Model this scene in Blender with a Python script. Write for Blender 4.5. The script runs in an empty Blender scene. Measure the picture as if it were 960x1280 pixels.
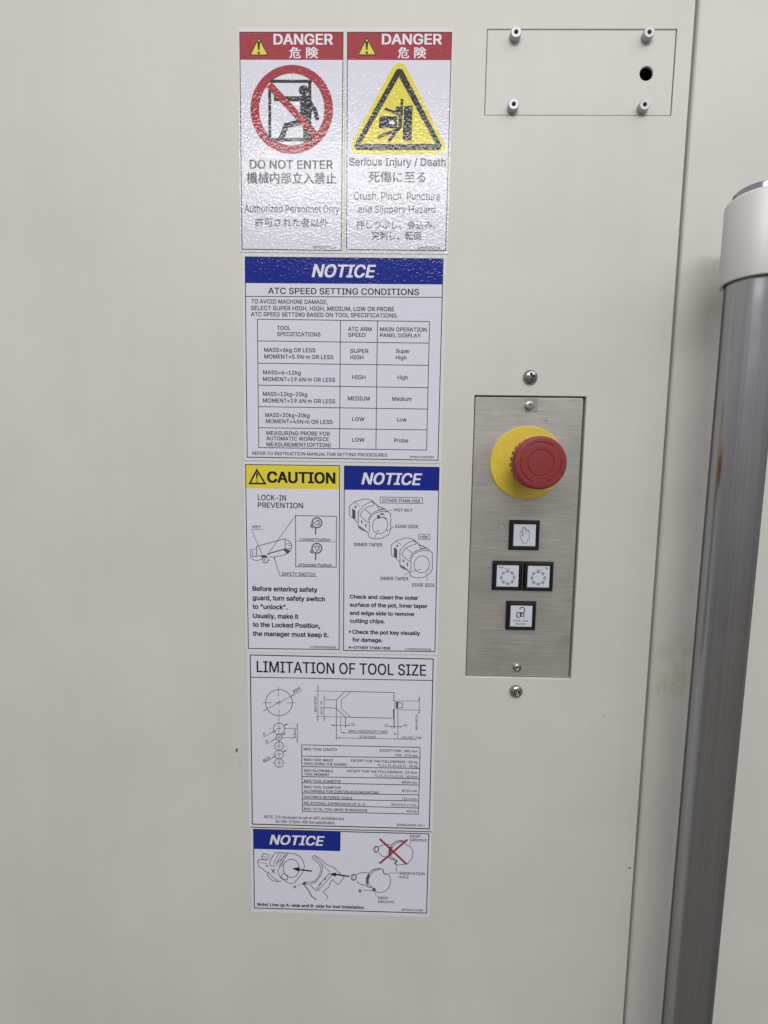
import bpy, bmesh, math
from mathutils import Vector, Matrix
from mathutils.geometry import delaunay_2d_cdt

# ------------------------------------------------------------------ camera, world, lamps, exposure
S = bpy.context.scene
COL = S.collection
DIST = 0.396                      # camera to panel, metres
FPX, CX, CY = 614.0, 480.0, 640.0  # focal length and centre in the 960 x 1280 photograph

_r = Vector((36400, 600, -614)).normalized()
_d = Vector((-83, 6085, 614)).normalized()
_n = _r.cross(_d).normalized()
_d = _n.cross(_r).normalized()
# rows: world X, Y (into the panel), Z (up) in camera axes (right, down, forward)
ROWS = (_r, _n, -_d)
EYE = Vector((0, -DIST, 0))


def ray(px, py):
    v = Vector((px - CX, py - CY, FPX))
    return Vector((ROWS[0].dot(v), ROWS[1].dot(v), ROWS[2].dot(v)))


def P(px, py, y=0.0):
    """the point of the plane at depth y (0 = panel face) that the photograph shows at this pixel"""
    d = ray(px, py)
    return EYE + d * ((y + DIST) / d.y)


cam_d = bpy.data.cameras.new('camera')
cam = bpy.data.objects.new('camera', cam_d)
COL.objects.link(cam)
cam_d.sensor_fit = 'HORIZONTAL'
cam_d.sensor_width = 36.0
cam_d.lens = FPX / 960 * 36
cam_d.clip_start = 0.01
cam_d.clip_end = 100
right = Vector((ROWS[0].x, ROWS[1].x, ROWS[2].x))
up = -Vector((ROWS[0].y, ROWS[1].y, ROWS[2].y))
back = -Vector((ROWS[0].z, ROWS[1].z, ROWS[2].z))
cam.matrix_world = Matrix.Translation(EYE) @ Matrix((right, up, back)).transposed().to_4x4()
S.camera = cam

W = bpy.data.worlds.new('World')
S.world = W
W.use_nodes = True
nt = W.node_tree
bg = nt.nodes['Background']
tc = nt.nodes.new('ShaderNodeTexCoord')
sep = nt.nodes.new('ShaderNodeSeparateXYZ')
nt.links.new(tc.outputs['Generated'], sep.inputs[0])
ramp = nt.nodes.new('ShaderNodeValToRGB')
mr = nt.nodes.new('ShaderNodeMapRange')
mr.inputs['From Min'].default_value = -1
mr.inputs['From Max'].default_value = 1
nt.links.new(sep.outputs['Z'], mr.inputs['Value'])
nt.links.new(mr.outputs[0], ramp.inputs[0])
els = ramp.color_ramp.elements
els[0].position = 0.0
els[0].color = (0.26, 0.25, 0.225, 1)
els[1].position = 1.0
els[1].color = (0.75, 0.76, 0.76, 1)
for p_, c_ in ((0.40, (0.34, 0.33, 0.30)), (0.5, (0.46, 0.46, 0.45)), (0.60, (0.70, 0.705, 0.70))):
    e_ = els.new(p_)
    e_.color = c_ + (1,)
# upright bands added behind the viewer to shape dark and light tube reflections
az = nt.nodes.new('ShaderNodeMath')
az.operation = 'ARCTAN2'
neg = nt.nodes.new('ShaderNodeMath')
neg.operation = 'MULTIPLY'
neg.inputs[1].default_value = -1
nt.links.new(sep.outputs['Y'], neg.inputs[0])
nt.links.new(sep.outputs['X'], az.inputs[0])
nt.links.new(neg.outputs[0], az.inputs[1])
amr = nt.nodes.new('ShaderNodeMapRange')
amr.inputs['From Min'].default_value = -math.pi
amr.inputs['From Max'].default_value = math.pi
nt.links.new(az.outputs[0], amr.inputs['Value'])
ar = nt.nodes.new('ShaderNodeValToRGB')
nt.links.new(amr.outputs[0], ar.inputs[0])
BANDS = ((-180, .9), (-94, .9), (-85, 1.1), (-78, .40), (-60, .28), (-30, .34), (-12, .38), (0, 1.1), (15, 1.0),
         (30, 1.4), (42, 1.15), (60, 1.55), (72, 1.2), (84, .5), (100, .6), (180, .9))
re = ar.color_ramp.elements
for i_, (dg_, v_) in enumerate(BANDS):
    e_ = re[0] if i_ == 0 else (re[1] if i_ == len(BANDS) - 1 else re.new((dg_ + 180) / 360))
    e_.position = (dg_ + 180) / 360
    e_.color = (v_ / 2, v_ / 2, v_ / 2 * 1.02, 1)
nz = nt.nodes.new('ShaderNodeTexNoise')
mp = nt.nodes.new('ShaderNodeMapping')
mp.inputs['Scale'].default_value = (9, 9, 0.8)
nt.links.new(tc.outputs['Generated'], mp.inputs[0])
nt.links.new(mp.outputs[0], nz.inputs['Vector'])
nz.inputs['Scale'].default_value = 1.0
nz.inputs['Detail'].default_value = 3.0
mr2 = nt.nodes.new('ShaderNodeMapRange')
mr2.inputs['From Min'].default_value = 0.35
mr2.inputs['From Max'].default_value = 0.65
mr2.inputs['To Min'].default_value = 1.75
mr2.inputs['To Max'].default_value = 2.25
nt.links.new(nz.outputs['Fac'], mr2.inputs['Value'])
m0 = nt.nodes.new('ShaderNodeMix')
m0.data_type = 'RGBA'
m0.blend_type = 'MULTIPLY'
m0.inputs['Factor'].default_value = 1.0
nt.links.new(ar.outputs['Color'], m0.inputs['A'])
nt.links.new(mr2.outputs[0], m0.inputs['B'])
mx = nt.nodes.new('ShaderNodeMix')
mx.data_type = 'RGBA'
mx.blend_type = 'MULTIPLY'
mx.inputs['Factor'].default_value = 1.0
nt.links.new(ramp.outputs['Color'], mx.inputs['A'])
nt.links.new(m0.outputs['Result'], mx.inputs['B'])
nt.links.new(mx.outputs['Result'], bg.inputs['Color'])
bg.inputs['Strength'].default_value = 0.77


def lamp(name, loc, target, sx, sy, power, color):
    d = bpy.data.lights.new(name, 'AREA')
    d.shape = 'RECTANGLE'
    d.size, d.size_y = sx, sy
    d.energy = power
    d.color = color
    o = bpy.data.objects.new(name, d)
    COL.objects.link(o)
    o.location = loc
    o.rotation_euler = (Vector(target) - Vector(loc)).to_track_quat('-Z', 'Y').to_euler()
    return o


lamp('ceiling_lamp', (-0.15, -2.0, 1.30), (-0.05, 0, 0.1), 1.2, 0.20, 19.5, (1.0, 0.985, 0.97))
lamp('ceiling_lamp', (0.75, -1.15, 1.45), (0.2, -0.1, -0.15), 3.2, 1.2, 21.5, (1.0, 0.985, 0.97))

S.view_settings.view_transform = 'Standard'
S.view_settings.look = 'None'
S.view_settings.exposure = 0.0
S.view_settings.gamma = 1.0
S.view_settings.use_curve_mapping = False


# ------------------------------------------------------------------ materials
def srgb(r, g, b):
    f = lambda c: (c / 255 / 12.92) if c <= 10 else ((c / 255 + 0.055) / 1.055) ** 2.4
    return (f(r), f(g), f(b), 1)


def mat(name, col, rough=0.5, metal=0.0, spec=0.5, aniso=0.0, coat=0.0):
    m = bpy.data.materials.new(name)
    m.use_nodes = True
    b = m.node_tree.nodes['Principled BSDF']
    b.inputs['Base Color'].default_value = col if len(col) == 4 else tuple(col) + (1,)
    b.inputs['Roughness'].default_value = rough
    b.inputs['Metallic'].default_value = metal
    b.inputs['Specular IOR Level'].default_value = spec
    b.inputs['Anisotropic'].default_value = aniso
    b.inputs['Coat Weight'].default_value = coat
    return m


def nodes(m):
    return m.node_tree, m.node_tree.nodes, m.node_tree.links, m.node_tree.nodes['Principled BSDF']


def noise(m, scale, detail=2.0, stretch=None, rough=0.5):
    t, n, l, b = nodes(m)
    g = n.new('ShaderNodeNewGeometry')
    z = n.new('ShaderNodeTexNoise')
    z.inputs['Scale'].default_value = scale
    z.inputs['Detail'].default_value = detail
    z.inputs['Roughness'].default_value = rough
    if stretch:
        k = n.new('ShaderNodeMapping')
        k.inputs['Scale'].default_value = stretch
        l.new(g.outputs['Position'], k.inputs[0])
        l.new(k.outputs[0], z.inputs['Vector'])
    else:
        l.new(g.outputs['Position'], z.inputs['Vector'])
    return z.outputs['Fac']


def bump(m, sock, dist, strength=1.0, prev=None):
    t, n, l, b = nodes(m)
    k = n.new('ShaderNodeBump')
    k.inputs['Distance'].default_value = dist
    k.inputs['Strength'].default_value = strength
    l.new(sock, k.inputs['Height'])
    if prev:
        l.new(prev, k.inputs['Normal'])
    l.new(k.outputs[0], b.inputs['Normal'])
    return k.outputs[0]


def rng(m, sock, a, b_, c, d):
    t, n, l, b = nodes(m)
    k = n.new('ShaderNodeMapRange')
    for i, v in zip(('From Min', 'From Max', 'To Min', 'To Max'), (a, b_, c, d)):
        k.inputs[i].default_value = v
    l.new(sock, k.inputs['Value'])
    return k.outputs[0]


def mixcol(m, fac, c1, c2, mode='MIX'):
    t, n, l, b = nodes(m)
    k = n.new('ShaderNodeMix')
    k.data_type = 'RGBA'
    k.blend_type = mode
    if isinstance(fac, float):
        k.inputs['Factor'].default_value = fac
    else:
        l.new(fac, k.inputs['Factor'])
    for s, c in (('A', c1), ('B', c2)):
        if isinstance(c, tuple):
            k.inputs[s].default_value = c
        else:
            l.new(c, k.inputs[s])
    return k.outputs['Result']


def math_(m, op, a, b_=None, clamp=False):
    t, n, l, b = nodes(m)
    k = n.new('ShaderNodeMath')
    k.operation = op
    k.use_clamp = clamp
    for i, v in enumerate((a, b_)):
        if v is None:
            continue
        if isinstance(v, (int, float)):
            k.inputs[i].default_value = v
        else:
            l.new(v, k.inputs[i])
    return k.outputs[0]


def spot(m, centre, radii):
    """1 at the centre of an ellipsoid, 0 outside it (for stains and specks)"""
    t, n, l, b = nodes(m)
    g = n.new('ShaderNodeNewGeometry')
    k = n.new('ShaderNodeVectorMath')
    k.operation = 'SUBTRACT'
    l.new(g.outputs['Position'], k.inputs[0])
    k.inputs[1].default_value = centre
    q = n.new('ShaderNodeVectorMath')
    q.operation = 'DIVIDE'
    l.new(k.outputs[0], q.inputs[0])
    q.inputs[1].default_value = radii
    e = n.new('ShaderNodeVectorMath')
    e.operation = 'LENGTH'
    l.new(q.outputs[0], e.inputs[0])
    return rng(m, e.outputs['Value'], 0.0, 1.0, 1.0, 0.0)


def paint(name, base, stains=()):
    """powder coated sheet metal: fine orange peel and faint large mottling"""
    m = mat(name, base, 0.48, 0, 0.4)
    t, n, l, b = nodes(m)
    big = rng(m, noise(m, 9, 3), 0.3, 0.7, 0.955, 1.03)
    streak = rng(m, noise(m, 1.0, 4, (60, 60, 3.5), 0.6), 0.3, 0.7, 0.985, 1.012)
    big = math_(m, 'MULTIPLY', big, streak)
    fine = rng(m, noise(m, 1500, 2), 0.3, 0.7, 0.985, 1.015)
    c = mixcol(m, 1.0, tuple(base), math_(m, 'MULTIPLY', big, fine), 'MULTIPLY')
    for centre, radii, tint, nscale, lo, hi, amount in stains:
        k = spot(m, centre, radii)
        k = math_(m, 'MULTIPLY', k, rng(m, noise(m, nscale, 4), lo, hi, 0, 1))
        k = math_(m, 'MULTIPLY', k, amount, True)
        c = mixcol(m, k, c, tint)
    l.new(c, b.inputs['Base Color'])
    p = bump(m, noise(m, 620, 1.5), 0.00016, 0.40)
    bump(m, noise(m, 30, 2), 0.0025, 0.14, p)
    return m


WALL = (0.590, 0.581, 0.542, 1)
_sp = P(296, 938)
_sp2 = P(786, 1085)
M_wall = paint('ivory_paint', WALL, [
    (tuple(_sp), (0.0011, 0.01, 0.0024), (0.03, 0.025, 0.02, 1), 900, 0.2, 0.45, 2.2),
    (tuple(P(300, 955)), (0.003, 0.01, 0.006), (0.35, 0.33, 0.27, 1), 700, 0.35, 0.6, 0.5),
    (tuple(P(787.2, 1085)), (0.0018, 0.01, 0.0008), (0.06, 0.05, 0.045, 1), 900, 0.2, 0.45, 2.0),
    (tuple(P(755, 895)), (0.003, 0.01, 0.003), (0.4, 0.38, 0.3, 1), 700, 0.35, 0.6, 0.8),
])
_st = P(842, 838, 0.004)
M_door = paint('ivory_door_paint', WALL, [
    (tuple(_st), (0.032, 0.02, 0.040), (0.50, 0.43, 0.30, 1), 90, 0.38, 0.75, 0.9),
    (tuple(P(838, 862, 0.004)), (0.016, 0.02, 0.010), (0.42, 0.29, 0.14, 1), 420, 0.48, 0.72, 1.2),
    (tuple(P(850, 822, 0.004)), (0.022, 0.02, 0.022), (0.50, 0.44, 0.33, 1), 260, 0.50, 0.74, 0.8),
])
M_dark = mat('dark_cavity', (0.012, 0.011, 0.010), 0.9)


def film(name, col, rough=0.10, amt=1.0):
    """printed vinyl pressed on to the orange peel of the paint: glossy and finely dimpled"""
    m = mat(name, col, rough, 0, 0.225)
    p = bump(m, noise(m, 540, 1.5, None, 0.5), 0.00024, 0.66 * amt)
    bump(m, noise(m, 60, 2), 0.001, 0.15, p)
    return m


M_sheet = film('white_vinyl', (0.665, 0.66, 0.75))
M_margin = film('clear_vinyl_margin', (0.66, 0.66, 0.68))
M_black = film('black_ink', (0.014, 0.014, 0.020))
M_grey = film('thin_black_ink', (0.030, 0.030, 0.042))
M_fine = film('fine_grey_ink', (0.085, 0.085, 0.11))
M_red = film('red_ink', (0.33, 0.022, 0.038))
M_blue = film('blue_ink', (0.010, 0.022, 0.235))
M_yellow = film('yellow_ink', (0.70, 0.60, 0.055))
M_wink = film('white_ink', (0.72, 0.71, 0.78))

# brushed stainless plate
M_steel = mat('brushed_steel', (0.7, 0.68, 0.64), 0.42, 0.78, 0.5, 0.75)
t, n, l, b = nodes(M_steel)
s1 = noise(M_steel, 1.0, 4, (14, 14, 2600), 0.6)
s2 = noise(M_steel, 1.0, 3, (45, 45, 700), 0.6)
k_ = math_(M_steel, 'MULTIPLY', rng(M_steel, s1, 0.3, 0.7, 0.78, 1.18), rng(M_steel, s2, 0.3, 0.7, 0.88, 1.08))
blot = rng(M_steel, noise(M_steel, 26, 4), 0.35, 0.75, 0.88, 1.08)
k_ = math_(M_steel, 'MULTIPLY', k_, blot)
c_ = mixcol(M_steel, 1.0, (0.69, 0.665, 0.62, 1), k_, 'MULTIPLY')
smear = math_(M_steel, 'MULTIPLY', spot(M_steel, tuple(P(695, 832)), (0.016, 0.02, 0.012)),
              rng(M_steel, noise(M_steel, 180, 3), 0.45, 0.65, 0, 1))
c_ = mixcol(M_steel, math_(M_steel, 'MULTIPLY', smear, 0.5), c_, (0.62, 0.61, 0.57, 1))
for q_, r_, col_ in (((682.5, 526.0), 0.0016, (0.40, 0.36, 0.31, 1)), ((602.5, 552), 0.0011, (0.9, 0.89, 0.86, 1)), ((627.5, 658.5), 0.0016, (0.85, 0.82, 0.75, 1)), ((592, 690), 0.0012, (0.35, 0.32, 0.28, 1))):
    k_ = math_(M_steel, 'MULTIPLY', spot(M_steel, tuple(P(*q_, .0022)), (r_, .01, r_)), rng(M_steel, noise(M_steel, 1500, 2), 0.3, 0.6, 0, 1.6), True)
    c_ = mixcol(M_steel, k_, c_, col_)
l.new(c_, b.inputs['Base Color'])
l.new(rng(M_steel, s1, 0.3, 0.7, 0.36, 0.50), b.inputs['Roughness'])
bump(M_steel, s1, 0.00002, 0.35)

M_tube = mat('brushed_tube', (0.42, 0.415, 0.41), 0.24, 1.0, 0.5, 0.0)
t, n, l, b = nodes(M_tube)
s1 = noise(M_tube, 1.0, 4, (900, 900, 5), 0.6)
c_ = mixcol(M_tube, 1.0, (0.40, 0.398, 0.415, 1), rng(M_tube, s1, 0.3, 0.7, 0.91, 1.07), 'MULTIPLY')
l.new(c_, b.inputs['Base Color'])
l.new(rng(M_tube, noise(M_tube, 40, 3), 0.3, 0.7, 0.19, 0.26), b.inputs['Roughness'])
b.inputs['Specular Tint'].default_value = (0.35, 0.35, 0.36, 1)
bump(M_tube, s1, 0.00003, 0.25)

M_collar = mat('satin_aluminium', (0.66, 0.655, 0.64), 0.58, 0.25, 0.35)
bump(M_collar, noise(M_collar, 1800, 2), 0.00004, 0.3)
M_chrome = mat('polished_steel', (0.36, 0.355, 0.35), 0.15, 1.0)
bump(M_chrome, noise(M_chrome, 700, 2), 0.00005, 0.25)
M_zinc = mat('zinc_plate', (0.40, 0.40, 0.39), 0.34, 1.0)
bump(M_zinc, noise(M_zinc, 900, 2), 0.00004, 0.3)
M_spacer = mat('pale_grey_spacer', (0.44, 0.44, 0.46), 0.42, 0.5, 0.5)
bump(M_spacer, noise(M_spacer, 900, 2), 0.00004, 0.3)
M_head = mat('red_plastic', (0.24, 0.026, 0.029), 0.46, 0, 0.45)
t, n, l, b = nodes(M_head)
l.new(mixcol(M_head, 1.0, (0.24, 0.026, 0.029, 1), rng(M_head, noise(M_head, 160, 4), 0.3, 0.7, 0.92, 1.06), 'MULTIPLY'), b.inputs['Base Color'])
bump(M_head, noise(M_head, 2500, 2), 0.00003, 0.35)
M_disc = mat('yellow_plastic', (0.70, 0.53, 0.060), 0.42, 0, 0.45)
t, n, l, b = nodes(M_disc)
l.new(mixcol(M_disc, 1.0, (0.70, 0.53, 0.060, 1), rng(M_disc, noise(M_disc, 120, 4), 0.3, 0.7, 0.93, 1.05), 'MULTIPLY'), b.inputs['Base Color'])
M_bezel = mat('black_plastic', (0.007, 0.007, 0.010), 0.36, 0, 0.32)
bump(M_bezel, noise(M_bezel, 2200, 2), 0.00003, 0.3)
M_lens = mat('white_lens', (0.60, 0.63, 0.69), 0.28, 0, 0.5)
M_lines = mat('lens_print', (0.06, 0.06, 0.075), 0.4)
M_linesg = mat('pale_lens_print', (0.17, 0.17, 0.20), 0.4)


# ------------------------------------------------------------------ mesh helpers
# Blender's own interface typeface (a grotesque like the one on the signs); the built-in one if it is not there
try:
    FONT = bpy.data.fonts.load(bpy.utils.system_resource('DATAFILES', path='fonts') + '/Inter.woff2')
except Exception:
    FONT = None


def link(name, bm, m, parent=None, origin=None, smooth=False):
    """one mesh object out of a bmesh given in world coordinates"""
    org = Vector(origin) if origin is not None else (root_of(parent).location.copy() if parent else Vector((0, 0, 0)))
    for v in bm.verts:
        v.co -= org
    me = bpy.data.meshes.new(name)
    bm.to_mesh(me)
    bm.free()
    me.materials.append(m)
    if smooth:
        for p in me.polygons:
            p.use_smooth = True
    o = bpy.data.objects.new(name, me)
    COL.objects.link(o)
    if parent:
        o.parent = parent
    else:
        o.location = org
    return o


def root_of(o):
    while o.parent:
        o = o.parent
    return o


def thing(name, loc, label, cat, group=None):
    o = bpy.data.objects.new(name, None)
    o.empty_display_size = 0.01
    COL.objects.link(o)
    o.location = loc
    return tag(o, label, cat, group)


def tag(o, label, cat, group=None):
    o['label'] = label
    o['category'] = cat
    if group:
        o['group'] = group
    return o


def bevel(o, w, seg=2, ang=40):
    k = o.modifiers.new('bevel', 'BEVEL')
    k.width = w
    k.segments = seg
    k.limit_method = 'ANGLE'
    k.angle_limit = math.radians(ang)
    return o


def autosmooth(o, ang=35):
    for p in o.data.polygons:
        p.use_smooth = True
    o.data.set_sharp_from_angle(angle=math.radians(ang))
    return o


CAP = 0.509 if FONT else 0.69


GLYPHS = {}


def outlines(text, cjk, italic):
    """closed contours of a piece of type"""
    cu = bpy.data.curves.new('letters', 'FONT')
    cu.body = text
    if FONT and not cjk:
        cu.font = FONT
    cu.resolution_u = 3
    cu.fill_mode = 'NONE'
    cu.shear = italic
    o = bpy.data.objects.new('letters', cu)
    COL.objects.link(o)
    me = bpy.data.meshes.new_from_object(o.evaluated_get(bpy.context.evaluated_depsgraph_get()))
    bpy.data.objects.remove(o)
    bpy.data.curves.remove(cu)
    co = [(v.co.x, v.co.y) for v in me.vertices]
    adj = {}
    for e in me.edges:
        i, j = e.vertices
        adj.setdefault(i, []).append(j)
        adj.setdefault(j, []).append(i)
    bpy.data.meshes.remove(me)
    seen, loops = set(), []
    for v in range(len(co)):
        if v in seen or v not in adj:
            continue
        lp, cur = [v], v
        seen.add(v)
        while True:
            nx = [q for q in adj[cur] if q not in seen]
            if not nx:
                break
            cur = min(nx)
            lp.append(cur)
            seen.add(cur)
        if len(lp) > 2:
            loops.append([co[i] for i in lp])
    return loops


def glyph(ch, cjk, bold, italic):
    """one letter as (points, triangles, advance); overlapping strokes merge, heavier type by widening the contours"""
    key = (ch, cjk, bold, italic)
    if key in GLYPHS:
        return GLYPHS[key]
    probe = 'H' if not cjk else '一'
    kx = min(p[0] for l in outlines(probe, cjk, italic) for p in l)
    adv = min(p[0] for l in outlines(ch + probe, cjk, italic)[-1:] for p in l) - kx
    loops = outlines(ch, cjk, italic) if ch != ' ' else []
    if bold > 0.003:
        bx, by = bold, bold * .6
        loops = [[(x + sx * bx, y + sy * by) for x, y in l] for l in loops for sx, sy in ((-1, -1), (1, -1), (1, 1), (-1, 1))]
    if not loops:
        GLYPHS[key] = ([], [], adv)
        return GLYPHS[key]
    vs, es, box = [], [], []
    for l in loops:
        off = len(vs)
        vs += [Vector(p) for p in l]
        es += [(off + i, off + (i + 1) % len(l)) for i in range(len(l))]
        box.append((min(p[0] for p in l), max(p[0] for p in l), min(p[1] for p in l), max(p[1] for p in l)))
    r = delaunay_2d_cdt(vs, es, [], 0, 1e-5)
    pts = [tuple(v) for v in r[0]]
    tris = []
    for f in r[2]:
        cx_ = sum(pts[i][0] for i in f) / len(f)
        cy_ = sum(pts[i][1] for i in f) / len(f)
        wn = 0
        for l, bb in zip(loops, box):
            if not (bb[0] < cx_ < bb[1] and bb[2] < cy_ < bb[3]):
                continue
            for i in range(len(l)):
                (xa, y_a), (xb, y_b) = l[i - 1], l[i]
                if (y_a > cy_) != (y_b > cy_) and cx_ < (xb - xa) * (cy_ - y_a) / (y_b - y_a) + xa:
                    wn += 1 if y_b > y_a else -1
        if wn:
            tris.append(tuple(f))
    GLYPHS[key] = (pts, tris, adv)
    return GLYPHS[key]


def letters(text, cjk, bold, italic):
    verts, faces, x = [], [], 0.0
    for ch in text:
        pts, tris, adv = glyph(ch, cjk, bold, italic)
        off = len(verts)
        used = sorted({i for t_ in tris for i in t_})
        ix = {i: off + q for q, i in enumerate(used)}
        verts += [(pts[i][0] + x, pts[i][1], 0.0) for i in used]
        faces += [tuple(ix[i] for i in t_) for t_ in tris]
        x += adv
    return verts, faces


class Print:
    """flat printing gathered in photograph pixels and laid on the panel at depth y"""

    def __init__(self, y):
        self.bm = bmesh.new()
        self.y = y
        self.ox = self.oy = 0.0
        self.sc = 1.0
        self.n = 0

    def lift(self):
        """strokes of one drawing lie a hair above one another where they cross"""
        self.n += 1
        return self.y - (self.n % 40) * 6e-7

    def frame(self, ox=0.0, oy=0.0, sc=1.0):
        self.ox, self.oy, self.sc = ox, oy, sc
        return self

    def w(self, p):
        return (self.ox + p[0] * self.sc, self.oy + p[1] * self.sc)

    def poly(self, pts):
        y = self.lift()
        vs = [self.bm.verts.new(P(*self.w(p), y)) for p in pts]
        f = self.bm.faces.new(vs)
        f.normal_update()
        if f.normal.y > 0:
            f.normal_flip()
        return self

    def rect(self, x0, y0, x1, y1):
        return self.poly([(x0, y0), (x1, y0), (x1, y1), (x0, y1)])

    def line(self, pts, wd, close=False):
        """polyline with mitred joints; wd in photograph pixels"""
        pts = [Vector(self.w(p)) for p in pts]
        n_ = len(pts)
        h = wd / 2
        L, R = [], []
        for i in range(n_):
            a = pts[i - 1] if (i > 0 or close) else None
            c = pts[(i + 1) % n_] if (i < n_ - 1 or close) else None
            p = pts[i]
            d1 = (p - a).normalized() if a is not None and (p - a).length > 1e-6 else None
            d2 = (c - p).normalized() if c is not None and (c - p).length > 1e-6 else None
            if d1 is None:
                d1 = d2
            if d2 is None:
                d2 = d1
            n1 = Vector((-d1.y, d1.x))
            n2 = Vector((-d2.y, d2.x))
            mm = n1 + n2
            if mm.length < 0.3:
                mm = n1
            mm.normalize()
            k = h / max(0.45, mm.dot(n1))
            L.append(p + mm * k)
            R.append(p - mm * k)
        y = self.lift()
        V = lambda q: self.bm.verts.new(P(q.x, q.y, y))
        L = [V(q) for q in L]
        R = [V(q) for q in R]
        for i in range(n_ if close else n_ - 1):
            j = (i + 1) % n_
            f = self.bm.faces.new((L[i], L[j], R[j], R[i]))
            f.normal_update()
            if f.normal.y > 0:
                f.normal_flip()
        return self

    def arcpts(self, cx, cy, rx, ry=None, a0=0, a1=360, n_=40, rot=0):
        ry = rx if ry is None else ry
        out = []
        full = abs(a1 - a0) >= 360
        cr, sr = math.cos(math.radians(rot)), math.sin(math.radians(rot))
        for i in range(n_ if full else n_ + 1):
            a = math.radians(a0 + (a1 - a0) * i / n_)
            x, y = rx * math.cos(a), -ry * math.sin(a)
            out.append((cx + x * cr - y * sr, cy + x * sr + y * cr))
        return out

    def ring(self, cx, cy, rx, ry=None, wd=1.0, n_=40, a0=0, a1=360, rot=0):
        return self.line(self.arcpts(cx, cy, rx, ry, a0, a1, n_, rot), wd, abs(a1 - a0) >= 360)

    def disc(self, cx, cy, rx, ry=None, n_=28):
        return self.poly(self.arcpts(cx, cy, rx, ry, 0, 360, n_))

    def text(self, s, xl, xr, yt, yb, bold=0.0, italic=0.0, cjk=False, end=None, upv=None):
        """letters fitted between xl and xr with capitals from yt down to the baseline yb"""
        verts, faces = letters(s, cjk, bold, italic)
        xs = [v[0] for v in verts]
        ys = [v[1] for v in verts]
        x0, x1 = min(xs), max(xs)
        y0, y1 = (min(ys), max(ys)) if cjk else (-bold * .6, CAP + bold * .6)
        h = yb - yt
        org = Vector((xl, yb))
        if end is None:
            ex = Vector((xr - xl, 2.75e-5 * (yb - 40) * (xr - xl)))
            lean = (397 - xl) / (6725 - yb)
            ey = Vector((-lean * h, -h))
        else:
            ex = Vector(end) - org
            ey = Vector(upv)
        vs = []
        for v in verts:
            q = org + ex * ((v[0] - x0) / (x1 - x0)) + ey * ((v[1] - y0) / (y1 - y0))
            vs.append(self.bm.verts.new(P(q.x, q.y, self.y - v[2])))
        for p in faces:
            try:
                f = self.bm.faces.new([vs[i] for i in p])
            except ValueError:
                continue
            f.normal_update()
            if f.normal.y > 0:
                f.normal_flip()
        return self

    def build(self, name, m, parent):
        return link(name, self.bm, m, parent)


def slab(quad, y_front, y_back):
    """a thin sheet from four pixel corners"""
    bm = bmesh.new()
    f = [bm.verts.new(P(*q, 0) + Vector((0, y_front, 0))) for q in quad]
    k = [bm.verts.new(P(*q, 0) + Vector((0, y_back, 0))) for q in quad]
    bm.faces.new(f)
    bm.faces.new(list(reversed(k)))
    for i in range(4):
        j = (i + 1) % 4
        bm.faces.new((f[i], k[i], k[j], f[j]))
    bmesh.ops.recalc_face_normals(bm, faces=bm.faces)
    return bm


def polar(c, rings, segs, fn, axis=(0, -1, 0)):
    """surface of revolution about axis through c; fn(ring, angle) -> (radius, height)"""
    ax = Vector(axis).normalized()
    e1 = Vector((1, 0, 0))
    e1 = (e1 - ax * e1.dot(ax)).normalized()
    e2 = e1.cross(ax).normalized()
    bm = bmesh.new()
    rows = []
    for i in range(rings):
        row = []
        for j in range(segs):
            a = 2 * math.pi * j / segs
            r, h = fn(i, a)
            row.append(bm.verts.new(Vector(c) + e1 * (r * math.cos(a)) + e2 * (r * math.sin(a)) + ax * h))
        rows.append(row)
    for i in range(rings - 1):
        for j in range(segs):
            k = (j + 1) % segs
            bm.faces.new((rows[i][j], rows[i][k], rows[i + 1][k], rows[i + 1][j]))
    bm.faces.new(rows[0])
    bm.faces.new(list(reversed(rows[-1])))
    bmesh.ops.recalc_face_normals(bm, faces=bm.faces)
    return bm


def lathe(c, prof, segs=48, axis=(0, -1, 0)):
    return polar(c, len(prof), segs, lambda i, a: prof[i], axis)


# ------------------------------------------------------------------ machine panel, door, plates
XL, ZT, ZB = -1.1, 0.95, -1.15
seam = P(824, 640).x
cov = (P(607.2, 90).x, P(843.0, 90).x, P(725, 144.4).z, P(725, 36.3).z)      # x0, x1, z0, z1
plt = (P(587.6, 670).x, P(723.8, 670).x, P(650, 847.7).z, P(663, 494.7).z)


def holed_sheet(xs, zs, holes, y0, depth):
    bm = bmesh.new()
    V = {}

    def vert(x, z):
        k = (round(x, 6), round(z, 6))
        if k not in V:
            V[k] = bm.verts.new((x, y0, z))
        return V[k]
    for i in range(len(xs) - 1):
        for j in range(len(zs) - 1):
            mx_, mz = (xs[i] + xs[i + 1]) / 2, (zs[j] + zs[j + 1]) / 2
            if any(h[0] < mx_ < h[1] and h[2] < mz < h[3] for h in holes):
                continue
            bm.faces.new((vert(xs[i], zs[j]), vert(xs[i + 1], zs[j]), vert(xs[i + 1], zs[j + 1]), vert(xs[i], zs[j + 1])))
    be = [e for e in bm.edges if len(e.link_faces) == 1]
    r = bmesh.ops.extrude_edge_only(bm, edges=be)
    for v in [g for g in r['geom'] if isinstance(g, bmesh.types.BMVert)]:
        v.co.y += depth
    bmesh.ops.recalc_face_normals(bm, faces=bm.faces)
    return bm


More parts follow.
